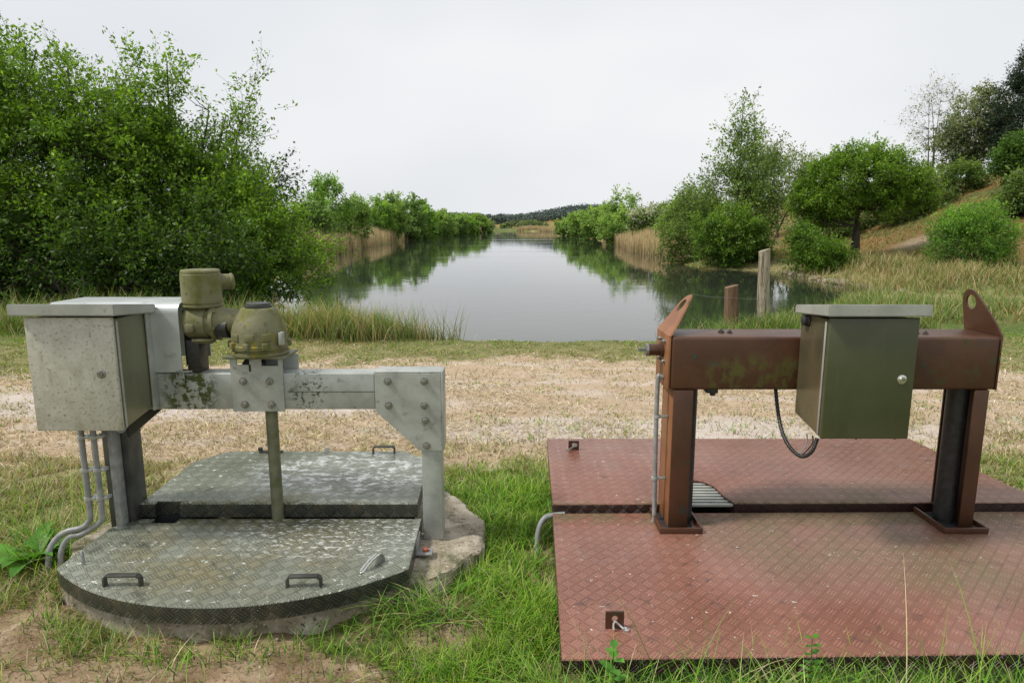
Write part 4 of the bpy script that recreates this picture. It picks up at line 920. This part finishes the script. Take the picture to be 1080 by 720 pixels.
tree('dune_shrub', 'round green shrub on the dune slope below the dark pine', 'shrub', (28.8, 38), [(0, 0, 1.2, 1.7, 1.3, 1.35), (-.6, 0, 1.7, 1.0, 1, 1.0)], 170, 120, .14, (.015, .035, .008), (.07, .13, .022), .08, 5, .5, 6, .3, jitter=.1)
tree('dune_shrub', 'light green shrub in the meadow behind the right lifting eye', 'shrub', (16.7, 24.3), [(0, 0, 1.0, 1.35, 1.0, 1.15), (.1, 0, 1.6, .8, .7, .75)], 200, 130, .08, (.03, .07, .012), (.13, .24, .035), .04, 6, .5, 6, .25, jitter=.06)
tree('dune_shrub', 'low dark shrub at the dune foot right of the round oak', 'shrub', (24.2, 42), [(0, 0, 1.2, 1.9, 1.2, 1.3), (1.8, 0, 1.3, 1.4, 1, 1.3)], 110, 90, .18, (.03, .05, .015), (.11, .15, .045), .06, 4, .6, 6, .3, jitter=.1)
for i, (px, Y, s, lb) in enumerate([(948, 47, 1.5, 'small green shrub on the dune crest below the bare thin tree'), (1000, 43, 1.3, 'small shrub on the dune crest left of the round dune shrub'), (1076, 33, 1.2, 'low shrub low on the dune at the right edge'), (905, 45, 1.6, 'shrub seen through the gap right of the oak trunk'), (870, 44, 1.8, 'dark shrub seen behind the left half of the oak')]):
    xx = (px - 540) / FPX * Y
    tree('dune_shrub', lb, 'shrub', (xx, Y), [(0, 0, s * .6, s * 1.1, s * .8, s * .75)], 70, 90, .17, (.025, .045, .012), (.10, .15, .035), .05, 4, .5, 6, .3, jitter=.1, group='small shrubs on the dune')

# far banks: individual trees
LB = [(352, 62, 180, 1.9, 'tallest tree of the far left bank, just right of the thicket'), (372, 70, 205, 2.2, 'broad tree on the left bank right of the tallest one'), (330, 56, 215, 1.8, 'tree on the left bank half hidden by the near thicket'),
      (398, 95, 209, 2.8, 'rounded tree on the left bank above the reeds'), (412, 100, 206, 2.6, 'tree on the left bank left of the pair of round crowns'), (433, 112, 208, 3.2, 'left of the pair of round crowns on the left bank'), (449, 118, 213, 3.0, 'right of the pair of round crowns on the left bank'),
      (463, 150, 223, 4.2, 'low tree on the left bank past the round crowns'), (477, 175, 226, 4.5, 'middle tree of the low far left row'), (490, 205, 226, 5.0, 'right tree of the low far left row'), (502, 250, 227, 6.0, 'last small tree of the left bank before the open end')]
for i, (px, Y, top, r_, lb) in enumerate(LB):
    xx = (px - 540) / FPX * Y; g = float(height(xx, Y)); z = world_pt(px, top, Y=Y).z - g; k = i % 3
    tree('bank_tree', lb, 'tree', (xx, Y), [(0, 0, z * .45, r_, r_ * .8, z * .42), (r_ * .2 * (1 if k else -1), 0, z * .72, r_ * .6, r_ * .6, z * .27), (-r_ * .7, 0, z * .3, r_ * .7, r_ * .6, z * .3)], 130, 70, .0032 * Y + .03,
         [(.04, .08, .018), (.045, .085, .02), (.035, .065, .02)][k], [(.17, .28, .05), (.18, .26, .07), (.14, .22, .06)][k], .1, 4, .55 + Y * .002, 6, .35, jitter=.12, group='trees on the left bank')
RB = [(604, 170, 226, 4.0, 'farthest tree on the right bank'), (618, 130, 218, 3.6, 'rounded tree at the far end of the right bank'), (632, 112, 216, 3.0, 'tree on the right bank left of the two spindly tops'), (646, 96, 203, 1.5, 'left of the two spindly pale trees on the right bank'),
      (662, 92, 203, 1.4, 'right of the two spindly pale trees on the right bank'), (652, 84, 222, 2.6, 'broad low tree below the spindly tops'), (713, 68, 205, 2.0, 'tree on the right bank behind the reeds, left of the pale shrub'), (700, 90, 222, 2.6, 'dark low tree behind the flowering hawthorn')]
for i, (px, Y, top, r_, lb) in enumerate(RB):
    xx = (px - 540) / FPX * Y; g = float(height(xx, Y)); z = world_pt(px, top, Y=Y).z - g; sp_ = r_ < 1.6
    tree('bank_tree', lb, 'tree', (xx, Y), [(0, 0, z * .42, r_ * 1.1, r_ * .9, z * .42), (r_ * .2, 0, z * (.78 if sp_ else .7), r_ * .5, r_ * .5, z * .24)], 110 if not sp_ else 70, 70 if not sp_ else 40, .0032 * Y + .03,
         (.045, .085, .02), (.19, .28, .07), .1, 3, .6 + Y * .002, 6, .35, jitter=.12, group='trees on the right bank')
tree('hawthorn_shrub', 'shrub covered in white blossom above the right bank reeds', 'shrub', (15.3, 72), [(0, 0, 2.4, 2.4, 1.3, 1.0), (1.6, 0, 2.6, 1.4, 1.2, 1.1), (-1.6, 0, 1.9, 1.2, 1, .8)], 150, 60, .24, (.03, .06, .015), (.12, .18, .05), .08, 4, .5, 6, .3, jitter=.12, extra=((.55, .55, .5), .33))

def merged_foliage(name, centers, radii, nleaf, size, cA, cB, kind, label, cat, mat='leaf', flat=.8):
    n = len(centers) * nleaf; ci = np.repeat(np.arange(len(centers)), nleaf); v = rng.normal(size=(n, 3)); v /= np.linalg.norm(v, axis=1, keepdims=True)
    rr = radii[ci][:, None] * (.5 + .55 * rng.random((n, 1))); P = centers[ci] + v * rr * np.array([1, 1, flat]); D = rng.normal(size=(n, 3))
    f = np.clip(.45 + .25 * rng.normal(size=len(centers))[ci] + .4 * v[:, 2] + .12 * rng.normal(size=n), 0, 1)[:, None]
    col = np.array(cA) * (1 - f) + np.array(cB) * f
    o = leaf_mesh(name, P, D, size * (.6 + .8 * rng.random(n)), col, mat, .8, .3); tag(o, label, cat, kind=kind); return o
# forest on the far ridge, distance haze mixed into its leaf colours
nf = 2000; fx = rng.uniform(-420, 420, nf); fy = rng.uniform(800, 990, nf); fz = height(fx, fy); keep = fz > 4.0
fx, fy, fz = fx[keep], fy[keep], fz[keep]; rr = rng.uniform(4, 7, len(fx))
merged_foliage('forest', np.stack([fx, fy, fz + rr * .9], -1), rr, 130, 1.9, (.075, .105, .10), (.11, .145, .13), 'stuff', 'hazy dark green forest covering the distant ridge', 'forest', 'needle')
nf = 420; fx = rng.uniform(-330, 330, nf); fy = rng.uniform(400, 620, nf); keep = (abs(fx - 15) > 26) | (fy > 470); fx, fy = fx[keep], fy[keep]; rr = rng.uniform(2.2, 4.2, len(fx))
merged_foliage('far_wood', np.stack([fx, fy, height(fx, fy) + rr * .75], -1), rr, 110, 1.5, (.07, .10, .05), (.19, .25, .12), 'stuff', 'low pale green wood across the far end of the lake', 'wood')
nf = 260; sd_ = np.where(rng.random(nf) < .5, -1, 1); fy = rng.uniform(70, 380, nf); fx = np.where(sd_ < 0, -28 - fy * .12 - rng.random(nf) * 40, 24 + fy * .06 + rng.random(nf) * 60)
fx = np.where((sd_ > 0) & (fy < 130), fx + 10, fx); rr = rng.uniform(1.6, 3.0, nf)
merged_foliage('scrub', np.stack([fx, fy, height(fx, fy) + rr * .6], -1), rr, 160, .65, (.05, .085, .03), (.18, .25, .08), 'stuff', 'continuous green scrub behind the trees of both banks', 'scrub')

# ------------------------------------------------------------------ blades (grass, reeds, straw)
def blades(name, x, y, z, h, w_, lean, cbase, ctip, mat, kind, label, cat, seg=3, az=None, curl=1.6):
    n = len(x); az = rng.random(n) * 2 * np.pi if az is None else az
    dx, dy = np.cos(az), np.sin(az); sx, sy = -dy, dx; tw = rng.normal(size=n) * .6; sx, sy = sx * np.cos(tw) + dx * np.sin(tw), sy * np.cos(tw) + dy * np.sin(tw)
    V = np.empty((n, seg * 2 + 2, 3)); Cc = np.empty((n, seg * 2 + 2, 3))
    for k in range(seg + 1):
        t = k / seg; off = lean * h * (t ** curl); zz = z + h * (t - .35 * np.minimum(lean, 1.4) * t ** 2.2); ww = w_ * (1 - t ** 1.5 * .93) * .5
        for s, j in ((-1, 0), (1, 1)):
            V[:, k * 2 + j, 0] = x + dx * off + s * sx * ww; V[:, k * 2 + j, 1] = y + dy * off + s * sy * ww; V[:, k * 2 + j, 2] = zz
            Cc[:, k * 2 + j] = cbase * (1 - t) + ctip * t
    q = np.array([[2 * k, 2 * k + 1, 2 * k + 3, 2 * k + 2] for k in range(seg)])
    F = (np.arange(n)[:, None, None] * (seg * 2 + 2) + q[None]).reshape(-1, 4)
    me = mk_mesh(name, V.reshape(-1, 3), F, np.clip(Cc.reshape(-1, 3), .003, 1), mat); o = bpy.data.objects.new(name, me); C.objects.link(o)
    return tag(o, label, cat, kind=kind)
def pick(cols, n): 
    c = np.array(cols)[rng.integers(0, len(cols), n)]; return c * (1 + .18 * rng.normal(size=(n, 1)))
GREENS = [(.105, .27, .02), (.15, .35, .028), (.23, .40, .04), (.065, .165, .016), (.28, .38, .08)]
STRAWS = [(.52, .44, .25), (.42, .34, .18), (.62, .54, .34), (.33, .26, .13)]
# near turf
n = 400000
y = np.exp(rng.uniform(np.log(1.45), np.log(10.4), n)); x = rng.uniform(-1, 1, n) * (.86 * y + .35)
pm, dm, dr_ = masks(x, y); nn = fbm(x, y, .22, 61)
dens = (1 - .86 * pm) * np.clip(1 - 1.0 * dm, .10, 1) * (.12 + 1.1 * sstep(.38, .58, nn)) * np.where((x < -.4) & (y < 2.5), .55, 1)
lush = sstep(.55, .1, np.abs(x - .05)) * sstep(4.3, 3.5, y)
dens = np.where(lush > .2, np.maximum(dens, lush * np.clip(1 - 1.1 * dm, .05, 1)), dens)
ok = (rng.random(n) < dens) & ~in_poly(x, y, CH_R) & ~in_poly(x, y, CH_L) & (poly_sd(x, y, LAKE) > .02)
x, y, pm, dm, dr_, lush, nn = x[ok], y[ok], pm[ok], dm[ok], dr_[ok], lush[ok], nn[ok]; n = len(x)
h = (.022 + .045 * rng.random(n) ** 1.3) * (.3 + 1.5 * nn) * (1 + .5 * lush) * (1 - .5 * sstep(4, 6, y)) + .012
dryb = rng.random(n) < np.clip(dr_ * .8 + .08, 0, .85) * (1 - .8 * lush)
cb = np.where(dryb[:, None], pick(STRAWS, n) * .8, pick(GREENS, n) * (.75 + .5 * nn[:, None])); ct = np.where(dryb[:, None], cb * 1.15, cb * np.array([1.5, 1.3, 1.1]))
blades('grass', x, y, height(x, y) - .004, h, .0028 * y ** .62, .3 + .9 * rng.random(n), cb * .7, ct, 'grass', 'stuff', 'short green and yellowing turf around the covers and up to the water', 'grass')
# straw litter lying on the path
n = 80000
y = np.exp(rng.uniform(np.log(3.4), np.log(9.8), n)); x = rng.uniform(-1, 1, n) * (.84 * y + .3); pm, dm, dr_ = masks(x, y)
ok = (rng.random(n) < .10 + .9 * pm * sstep(.36, .62, fbm(x, y, .8, 71))) & ~in_poly(x, y, CH_R) & ~in_poly(x, y, CH_L); x, y = x[ok], y[ok]; n = len(x)
az = rng.normal(size=n) * .9 + np.where(rng.random(n) < .5, 0, np.pi); c = pick(STRAWS + [(.68, .58, .42), (.26, .18, .11)], n)
blades('straw_litter', x, y, height(x, y) + .002, .018 + .03 * rng.random(n), .0018 * y ** .8, 1.2 + 1.2 * rng.random(n), c, c * 1.1, 'straw', 'stuff', 'dry straw and dead grass littering the sandy path', 'straw', 2, az)
# small stones and crumbs of soil
n = 5200
y = np.exp(rng.uniform(np.log(1.7), np.log(8.5), n)); x = rng.uniform(-1, 1, n) * (.84 * y + .2); pm, dm, dr_ = masks(x, y)
ok = (rng.random(n) < .03 + .8 * dm + .35 * pm) & ~in_poly(x, y, CH_R) & ~in_poly(x, y, CH_L); x, y, dm = x[ok], y[ok], dm[ok]; n = len(x)
oc = np.array([(1, 0, 0), (-1, 0, 0), (0, 1, 0), (0, -1, 0), (0, 0, .7), (0, 0, -.7)]); of = np.array([(0, 2, 4), (2, 1, 4), (1, 3, 4), (3, 0, 4), (2, 0, 5), (1, 2, 5), (3, 1, 5), (0, 3, 5)])
sz = (.0022 + .006 * rng.random(n) ** 3.5) * (.8 + .14 * y); V = oc[None] * sz[:, None, None] * (.6 + .8 * rng.random((n, 6, 1))) + np.stack([x, y, height(x, y) + sz * .2], -1)[:, None]
cc = pick([(.30, .22, .14), (.42, .34, .25), (.2, .14, .09), (.5, .44, .36), (.12, .08, .05)], n)
me = mk_mesh('gravel', V.reshape(-1, 3), (np.arange(n)[:, None, None] * 6 + of[None]).reshape(-1, 3), np.clip(np.repeat(cc, 6, axis=0), .01, 1), 'straw')
o = bpy.data.objects.new('gravel', me); C.objects.link(o); tag(o, 'small stones and crumbs of soil on the bare ground and the path', 'gravel', kind='stuff')
# rough grass on the shoreline: tall tufts left, a few to the right
def tufts(name, cx, cy, sx_, n, hh, label, dryf, w_=.009, clump=.1, lean=.5):
    nc = max(1, int(n / 38)); tx = cx + rng.normal(size=nc) * sx_[0]; ty = cy + rng.normal(size=nc) * sx_[1]; ci = rng.integers(0, nc, n)
    x = tx[ci] + rng.normal(size=n) * clump; y = ty[ci] + rng.normal(size=n) * clump; th = (.6 + .6 * rng.random(nc))[ci]
    x = np.clip(x, cx - 2.4 * sx_[0], cx + 2.4 * sx_[0])
    d = rng.random(n) < dryf; cb = np.where(d[:, None], pick([(.42, .34, .18), (.54, .44, .26), (.34, .24, .12)], n), pick([(.10, .19, .03), (.14, .25, .04), (.18, .29, .05), (.16, .23, .07)], n))
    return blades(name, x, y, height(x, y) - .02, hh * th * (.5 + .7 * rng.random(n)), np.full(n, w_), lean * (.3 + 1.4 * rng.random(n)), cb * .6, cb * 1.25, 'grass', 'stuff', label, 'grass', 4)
tufts('rough_grass', -2.45, 10.0, (.75, .28), 9000, .55, 'tall rough grass tussocks on the shore left of the water gap', .42, .010, .14)
tufts('rough_grass', -6.9, 10.8, (1.9, .5), 7000, .55, 'long grass at the foot of the left thicket', .25, .011, .16)
tufts('rough_grass', 1.15, 9.75, (.16, .08), 500, .24, 'small separate tuft on the shore near the middle', .3, .008, .07)
tufts('rough_grass', 4.0, 10.15, (1.0, .3), 5200, .42, 'shore grass around the two wooden posts', .15, .011, .14)
tufts('rough_grass', 7.3, 12.8, (1.3, 1.0), 5200, .42, 'shore grass behind the olive cabinet', .25, .012, .16)
tufts('rough_grass', 13.5, 21.5, (1.6, 1.6), 5000, .6, 'tall yellow grass between the stony bank and the meadow shrub', .6, .018, .2)
tufts('rough_grass', 15.5, 24.5, (2.6, 2.2), 4500, .55, 'bleached grass around the meadow shrub', .65, .02, .22)
tufts('rough_grass', 15.5, 29.5, (2.2, 1.8), 3500, .6, 'russet grass under the round oak', .7, .024, .25)
# dune and meadow turf as blades
n = 60000; x = rng.uniform(6, 36, n); y = rng.uniform(11, 46, n); d = poly_sd(x, y, LAKE); ok = (d > .5) & (x < .95 * y + 1); x, y = x[ok], y[ok]; n = len(x)
nz_ = fbm(x, y, 2.5, 81); d = rng.random(n) < (.25 + .6 * sstep(.4, .65, nz_)); sandp = np.hypot((x - 21.5) / 3, (y - 34) / 2.2) < .9; 
cb = np.where(d[:, None], pick([(.36, .26, .11), (.42, .32, .15), (.30, .16, .07)], n), pick([(.11, .17, .03), (.15, .22, .045), (.19, .26, .07)], n))
hh = (.07 + .22 * rng.random(n) ** 2) * (.5 + nz_); hh = np.where(sandp, hh * .25, hh)
blades('dune_grass', x, y, height(x, y) - .01, hh, .011 + .0007 * y, .5 + .6 * rng.random(n), cb * .8, cb * 1.2, 'grass', 'stuff', 'patchy green and russet grass over the meadow and dune', 'grass', 3)
# reeds
def reeds(poly_pts, n, hh, label, w_=.03, depth=1.8):
    P = np.array(poly_pts, float); seg_ = rng.integers(0, len(P) - 1, n); t = rng.random(n); a = P[seg_] * (1 - t[:, None]) + P[seg_ + 1] * t[:, None]
    x = a[:, 0] + rng.random(n) * depth * np.sign(P[0, 0]); y = a[:, 1] + rng.normal(size=n) * .4
    cb = pick([(.50, .38, .2), (.60, .47, .28), (.42, .30, .16), (.54, .44, .22)], n); gr = rng.random(n) < .12; cb = np.where(gr[:, None], pick([(.12, .16, .04)], n), cb)
    return blades('reed_bed', x, y, np.maximum(height(x, y), -.55), hh * (.75 + .35 * rng.random(n)) * (.8 + .4 * fbm(x, y, 3, 91)), np.full(n, w_), .12 * rng.random(n) + .03, cb * .8, cb * 1.15, 'straw', 'stuff', label, 'reeds', 3)
reeds([(10.9, 41.5), (10.6, 50), (10.5, 60), (11.8, 72)], 9000, 1.45, 'tall dry tan reeds along the right bank', .03, 2.6)
reeds([(11.8, 72), (12.6, 82), (13.2, 98)], 2600, 1.4, 'small tan reed patch farther along the right bank', .04)
reeds([(-13.9, 52), (-15.2, 64), (-16.1, 78), (-17.0, 98)], 8000, 1.6, 'dry tan reeds on the left bank beyond the thicket', .035, 3)
reeds([(-17, 98), (-18.4, 125), (-20, 145)], 3200, 1.9, 'narrow tan reed strip farther along the left bank', .05, 3)
reeds([(-22, 182), (-18, 225), (-14.5, 270)], 3600, 2.6, 'distant tan reed strip near the left end of the lake', .09, 5)
reeds([(-12, 282), (-20, 330), (-21, 348)], 2500, 3.0, 'pale reeds at the far end of the water, left side', .14, 7)
reeds([(19.5, 320), (12, 362), (2, 385)], 3000, 2.4, 'pale reeds across the far end of the water, right side', .14, 4)

# stones along the right shore
base_me = []
for k in range(5):
    bm = B(); bmesh.ops.create_icosphere(bm, subdivisions=2, radius=1)
    for v in bm.verts:
        nn_ = 1 + .35 * (float(vnoise(v.co.x * 1.3 + k * 7, v.co.y * 1.3 + v.co.z, .8, k)) - .5); v.co = Vector((v.co.x * nn_, v.co.y * nn_ * .8, v.co.z * nn_ * .6))
    me = bpy.data.meshes.new('bank_stone'); bm.to_mesh(me); bm.free(); me.materials.append(M['stone']); base_me.append(me)
SH = [Vector((11.6, 18.9)), Vector((12.3, 23.8)), Vector((12.3, 28)), Vector((12.9, 31.6))]
for i in range(130):
    t = random.random() ** .9 * 3; k = min(2, int(t)); p = SH[k].lerp(SH[k + 1], t - k); x = p.x + random.uniform(-.1, .55); y = p.y + random.uniform(-.2, .2)
    o = bpy.data.objects.new('bank_stone', base_me[i % 5]); C.objects.link(o); s = random.uniform(.08, .2)
    o.location = (x, y, max(float(height(x, y)), -.5) + s * .25); o.scale = (s * 1.2, s, s); o.rotation_euler = (0, 0, random.uniform(0, 6.3))
    tag(o, 'one of the small pale stones lining the water edge below the oak', 'stone', 'stones along the right shore')

# ------------------------------------------------------------------ foreground plants
def broadleaf(name, label, loc, n, L_, W_, lift, cols, azr=(0, 6.28), nseg=6, wav=.1, stem=.0):
    x0, y0 = loc; g = float(height(x0, y0)); t = thing(name, label, 'plant', (x0, y0, g))
    for i in range(n):
        az = random.uniform(*azr); l = L_ * random.uniform(.65, 1.15); wd = W_ * random.uniform(.8, 1.15); up = lift * random.uniform(.7, 1.3); bm = B(); prev = None
        c, s = math.cos(az), math.sin(az)
        for k in range(nseg + 1):
            tt = k / nseg; r = l * (tt * math.cos(up * .8)); z = l * (math.sin(up) * tt - .55 * math.sin(up) * tt ** 2.2); 
            ww = wd * math.sin(math.pi * min(1, max(0.04, (tt * .93 + .04))) ** .8) * .5 * (1 + wav * math.sin(k * 2.3 + i)) if tt > stem else .003
            mid = Vector((x0 + c * r, y0 + s * r, g + z + .01))
            row = [bm.verts.new(mid + Vector((-s, c, 0)) * ww * q + Vector((0, 0, abs(q) * ww * .35 + wav * .02 * math.sin(k * 3 + q * 2)))) for q in (-1, 0, 1)]
            if prev:
                for j in (0, 1): bm.faces.new((prev[j], prev[j + 1], row[j + 1], row[j]))
            prev = row
        cl_ = bm.verts.layers.float_color.new('Col'); cc = random.choice(cols); f = random.uniform(.8, 1.25)
        for v in bm.verts: v[cl_] = (cc[0] * f, cc[1] * f, cc[2] * f, 1)
        obj('leaf', bm, 'grass', t)
    return t
LG = [(.10, .27, .03), (.14, .34, .045), (.08, .22, .03)]
p = world_pt(35, 600, z=.08); broadleaf('dock_plant', 'leafy dock rosette at the left edge beside the round concrete rim', (p.x, p.y), 16, .26, .07, .75, LG)
p = world_pt(68, 590, z=.1); broadleaf('dock_plant', 'smaller dock plant touching the rim of the rounded cover', (p.x - .06, p.y), 9, .17, .055, .9, LG)
for (px, lb) in ((672, 'leafy weed in front of the red cover below the square lug'), (720, 'low weed at the bottom edge in front of the red cover')):
    xx = (px - 540) / FPX * 2.02; broadleaf('weed_plant', lb, (xx, 1.82), 12, .13, .05, 1.1, LG + [(.2, .25, .03)])
def upright(name, label, x0, y0, ht, n, L_, W_, pairs=False):
    g = float(height(x0, y0)); t = thing(name, label, 'plant', (x0, y0, g)); lx = random.uniform(-.02, .02)
    bm = B(); cl_ = bm.verts.layers.float_color.new('Col'); tube(bm, [(x0, y0, g), (x0 + lx * .5, y0, g + ht * .5), (x0 + lx, y0, g + ht)], .003, 6, .001)
    for v in bm.verts: v[cl_] = (.1, .18, .04, 1)
    obj('stem', bm, 'grass', t)
    for i in range(n):
        f = .3 + .7 * (i // 2) / max(1, n / 2 - 1); az = (0 if i % 2 else math.pi) + random.uniform(-.5, .5) + (0 if pairs else i * 1.3); l = L_ * (1.15 - .6 * f); base = Vector((x0 + lx * f, y0, g + ht * min(f, 1)))
        d = Vector((math.cos(az), math.sin(az), .35)).normalized(); s = Vector((-math.sin(az), math.cos(az), 0)) * W_ * (1.1 - .4 * f) / 2; bm = B(); cl_ = bm.verts.layers.float_color.new('Col')
        pts = [base, base + d * l * .35 + s, base + d * l * .35 - s, base + d * l * .75 + s * .7, base + d * l * .75 - s * .7, base + d * l - Vector((0, 0, l * .15)), base + d * l * .5 - Vector((0, 0, .004))]
        v = [bm.verts.new(q) for q in pts]
        for f_ in ((0, 6, 1), (0, 2, 6), (1, 6, 3), (2, 4, 6), (3, 6, 5), (6, 4, 5)): bm.faces.new([v[q] for q in f_])
        cc = random.choice(LG); 
        for q in v: q[cl_] = (*cc, 1)
        obj('leaf', bm, 'grass', t)
    return t
xx = (862 - 540) / FPX * 2.0; upright('herb_plant', 'small upright herb with paired leaves at the front edge of the red cover', xx, 1.83, .27, 16, .05, .025, True)
xx = (645 - 540) / FPX * 2.0; upright('nettle_plant', 'upright weed with pointed leaves overlapping the corner of the red cover', xx, 1.81, .24, 12, .07, .04)
# long blades in front of the red plate, around the concrete and at the left
def edge_grass(x, y, hh, lean, label, w_=.0045, name='long_grass', dryf=.12):
    n = len(x); d = rng.random(n) < dryf; cb = np.where(d[:, None], pick(STRAWS, n), pick(GREENS, n))
    return blades(name, x, y, height(x, y) - .01, hh * (.45 + .75 * rng.random(n)), np.full(n, w_), lean * (.4 + rng.random(n)), cb * .7, cb * 1.35, 'grass', 'stuff', label, 'grass', 5)
n = 3000; x = rng.uniform(.1, 1.95, n); edge_grass(x, rng.uniform(1.66, 1.845, n), .19 + .14 * fbm(x, x, .2, 3), .9, 'long green blades growing up in front of the red cover')
n = 26; x = np.concatenate([rng.uniform(.25, .9, n // 2), rng.uniform(1.2, 1.6, n - n // 2)]); edge_grass(x, np.full(len(x), 1.80) + rng.normal(size=n) * .03, .46, .45, 'few tall thin blades standing over the front edge of the red cover', .004)
a = arc_front(.06, 60); n = 420; k = rng.integers(0, 60, n); P_ = np.array(a)[k]
edge_grass(P_[:, 0] + rng.normal(size=n) * .03, P_[:, 1] - np.abs(rng.normal(size=n)) * .06 + .02, .11, .8, 'grass fringe along the foot of the round concrete rim')
n = 260; edge_grass(rng.normal(size=n) * .10 - .33, 2.33 + rng.normal(size=n) * .05, .22, 1.1, 'arching grass tussock at the right corner of the grey cover')
n = 420; y = rng.uniform(1.9, 4.0, n); edge_grass(.10 + rng.normal(size=n) * .035 + .03 * (y - 2), y, .12, .9, 'grass fringe along the left edge of the red covers')
n = 480; edge_grass(-2.15 + rng.normal(size=n) * .16, 2.85 + rng.normal(size=n) * .16, .22, .8, 'longer grass at the left around the bent conduits', dryf=.3)
n = 90; edge_grass(-2.05 + rng.normal(size=n) * .12, 2.95 + rng.normal(size=n) * .08, .5, .55, 'tall thin grass stems left of the conduits', .0035)
n = 420; edge_grass(rng.uniform(-.35, .1, n), rng.uniform(2.5, 3.6, n) , .12, .9, 'lush grass between the concrete rim and the red covers')

# twigs and scraps
def twig(label, pts, r=.005, mat='twig'):
    P = [world_pt(*q, z=.11) for q in pts]; P = [Vector((p.x, p.y, float(height(p.x, p.y)) + .012 + (.012 if i % 2 else 0))) for i, p in enumerate(P)]
    bm = B(); tube(bm, smooth_path(P), r, 6, r * .4); tag(obj('twig', bm, mat, origin=P[0]), label, 'twig')
twig('dark curved twig on the bare soil right of the grey cover', [(508, 655), (528, 642), (545, 630), (562, 621)], .006)
M['paletwig'] = surf('bleached_stalk', (.3, .24, .15), (.42, .35, .24), 30, .8, 0, .3, 60)
twig('bleached stalk crossing the dark twig', [(480, 642), (500, 655), (520, 665)], .003, 'paletwig')
twig('bleached stalk lying in the grass left of the rear red cover', [(545, 531), (560, 527), (574, 524)], .004, 'paletwig')
twig('bleached stalk in the grass behind the broken concrete', [(466, 482), (474, 484), (482, 486)], .004, 'paletwig')
twig('thin stalk in the bottom middle of the soil', [(372, 719), (395, 712), (412, 706)], .003, 'paletwig')
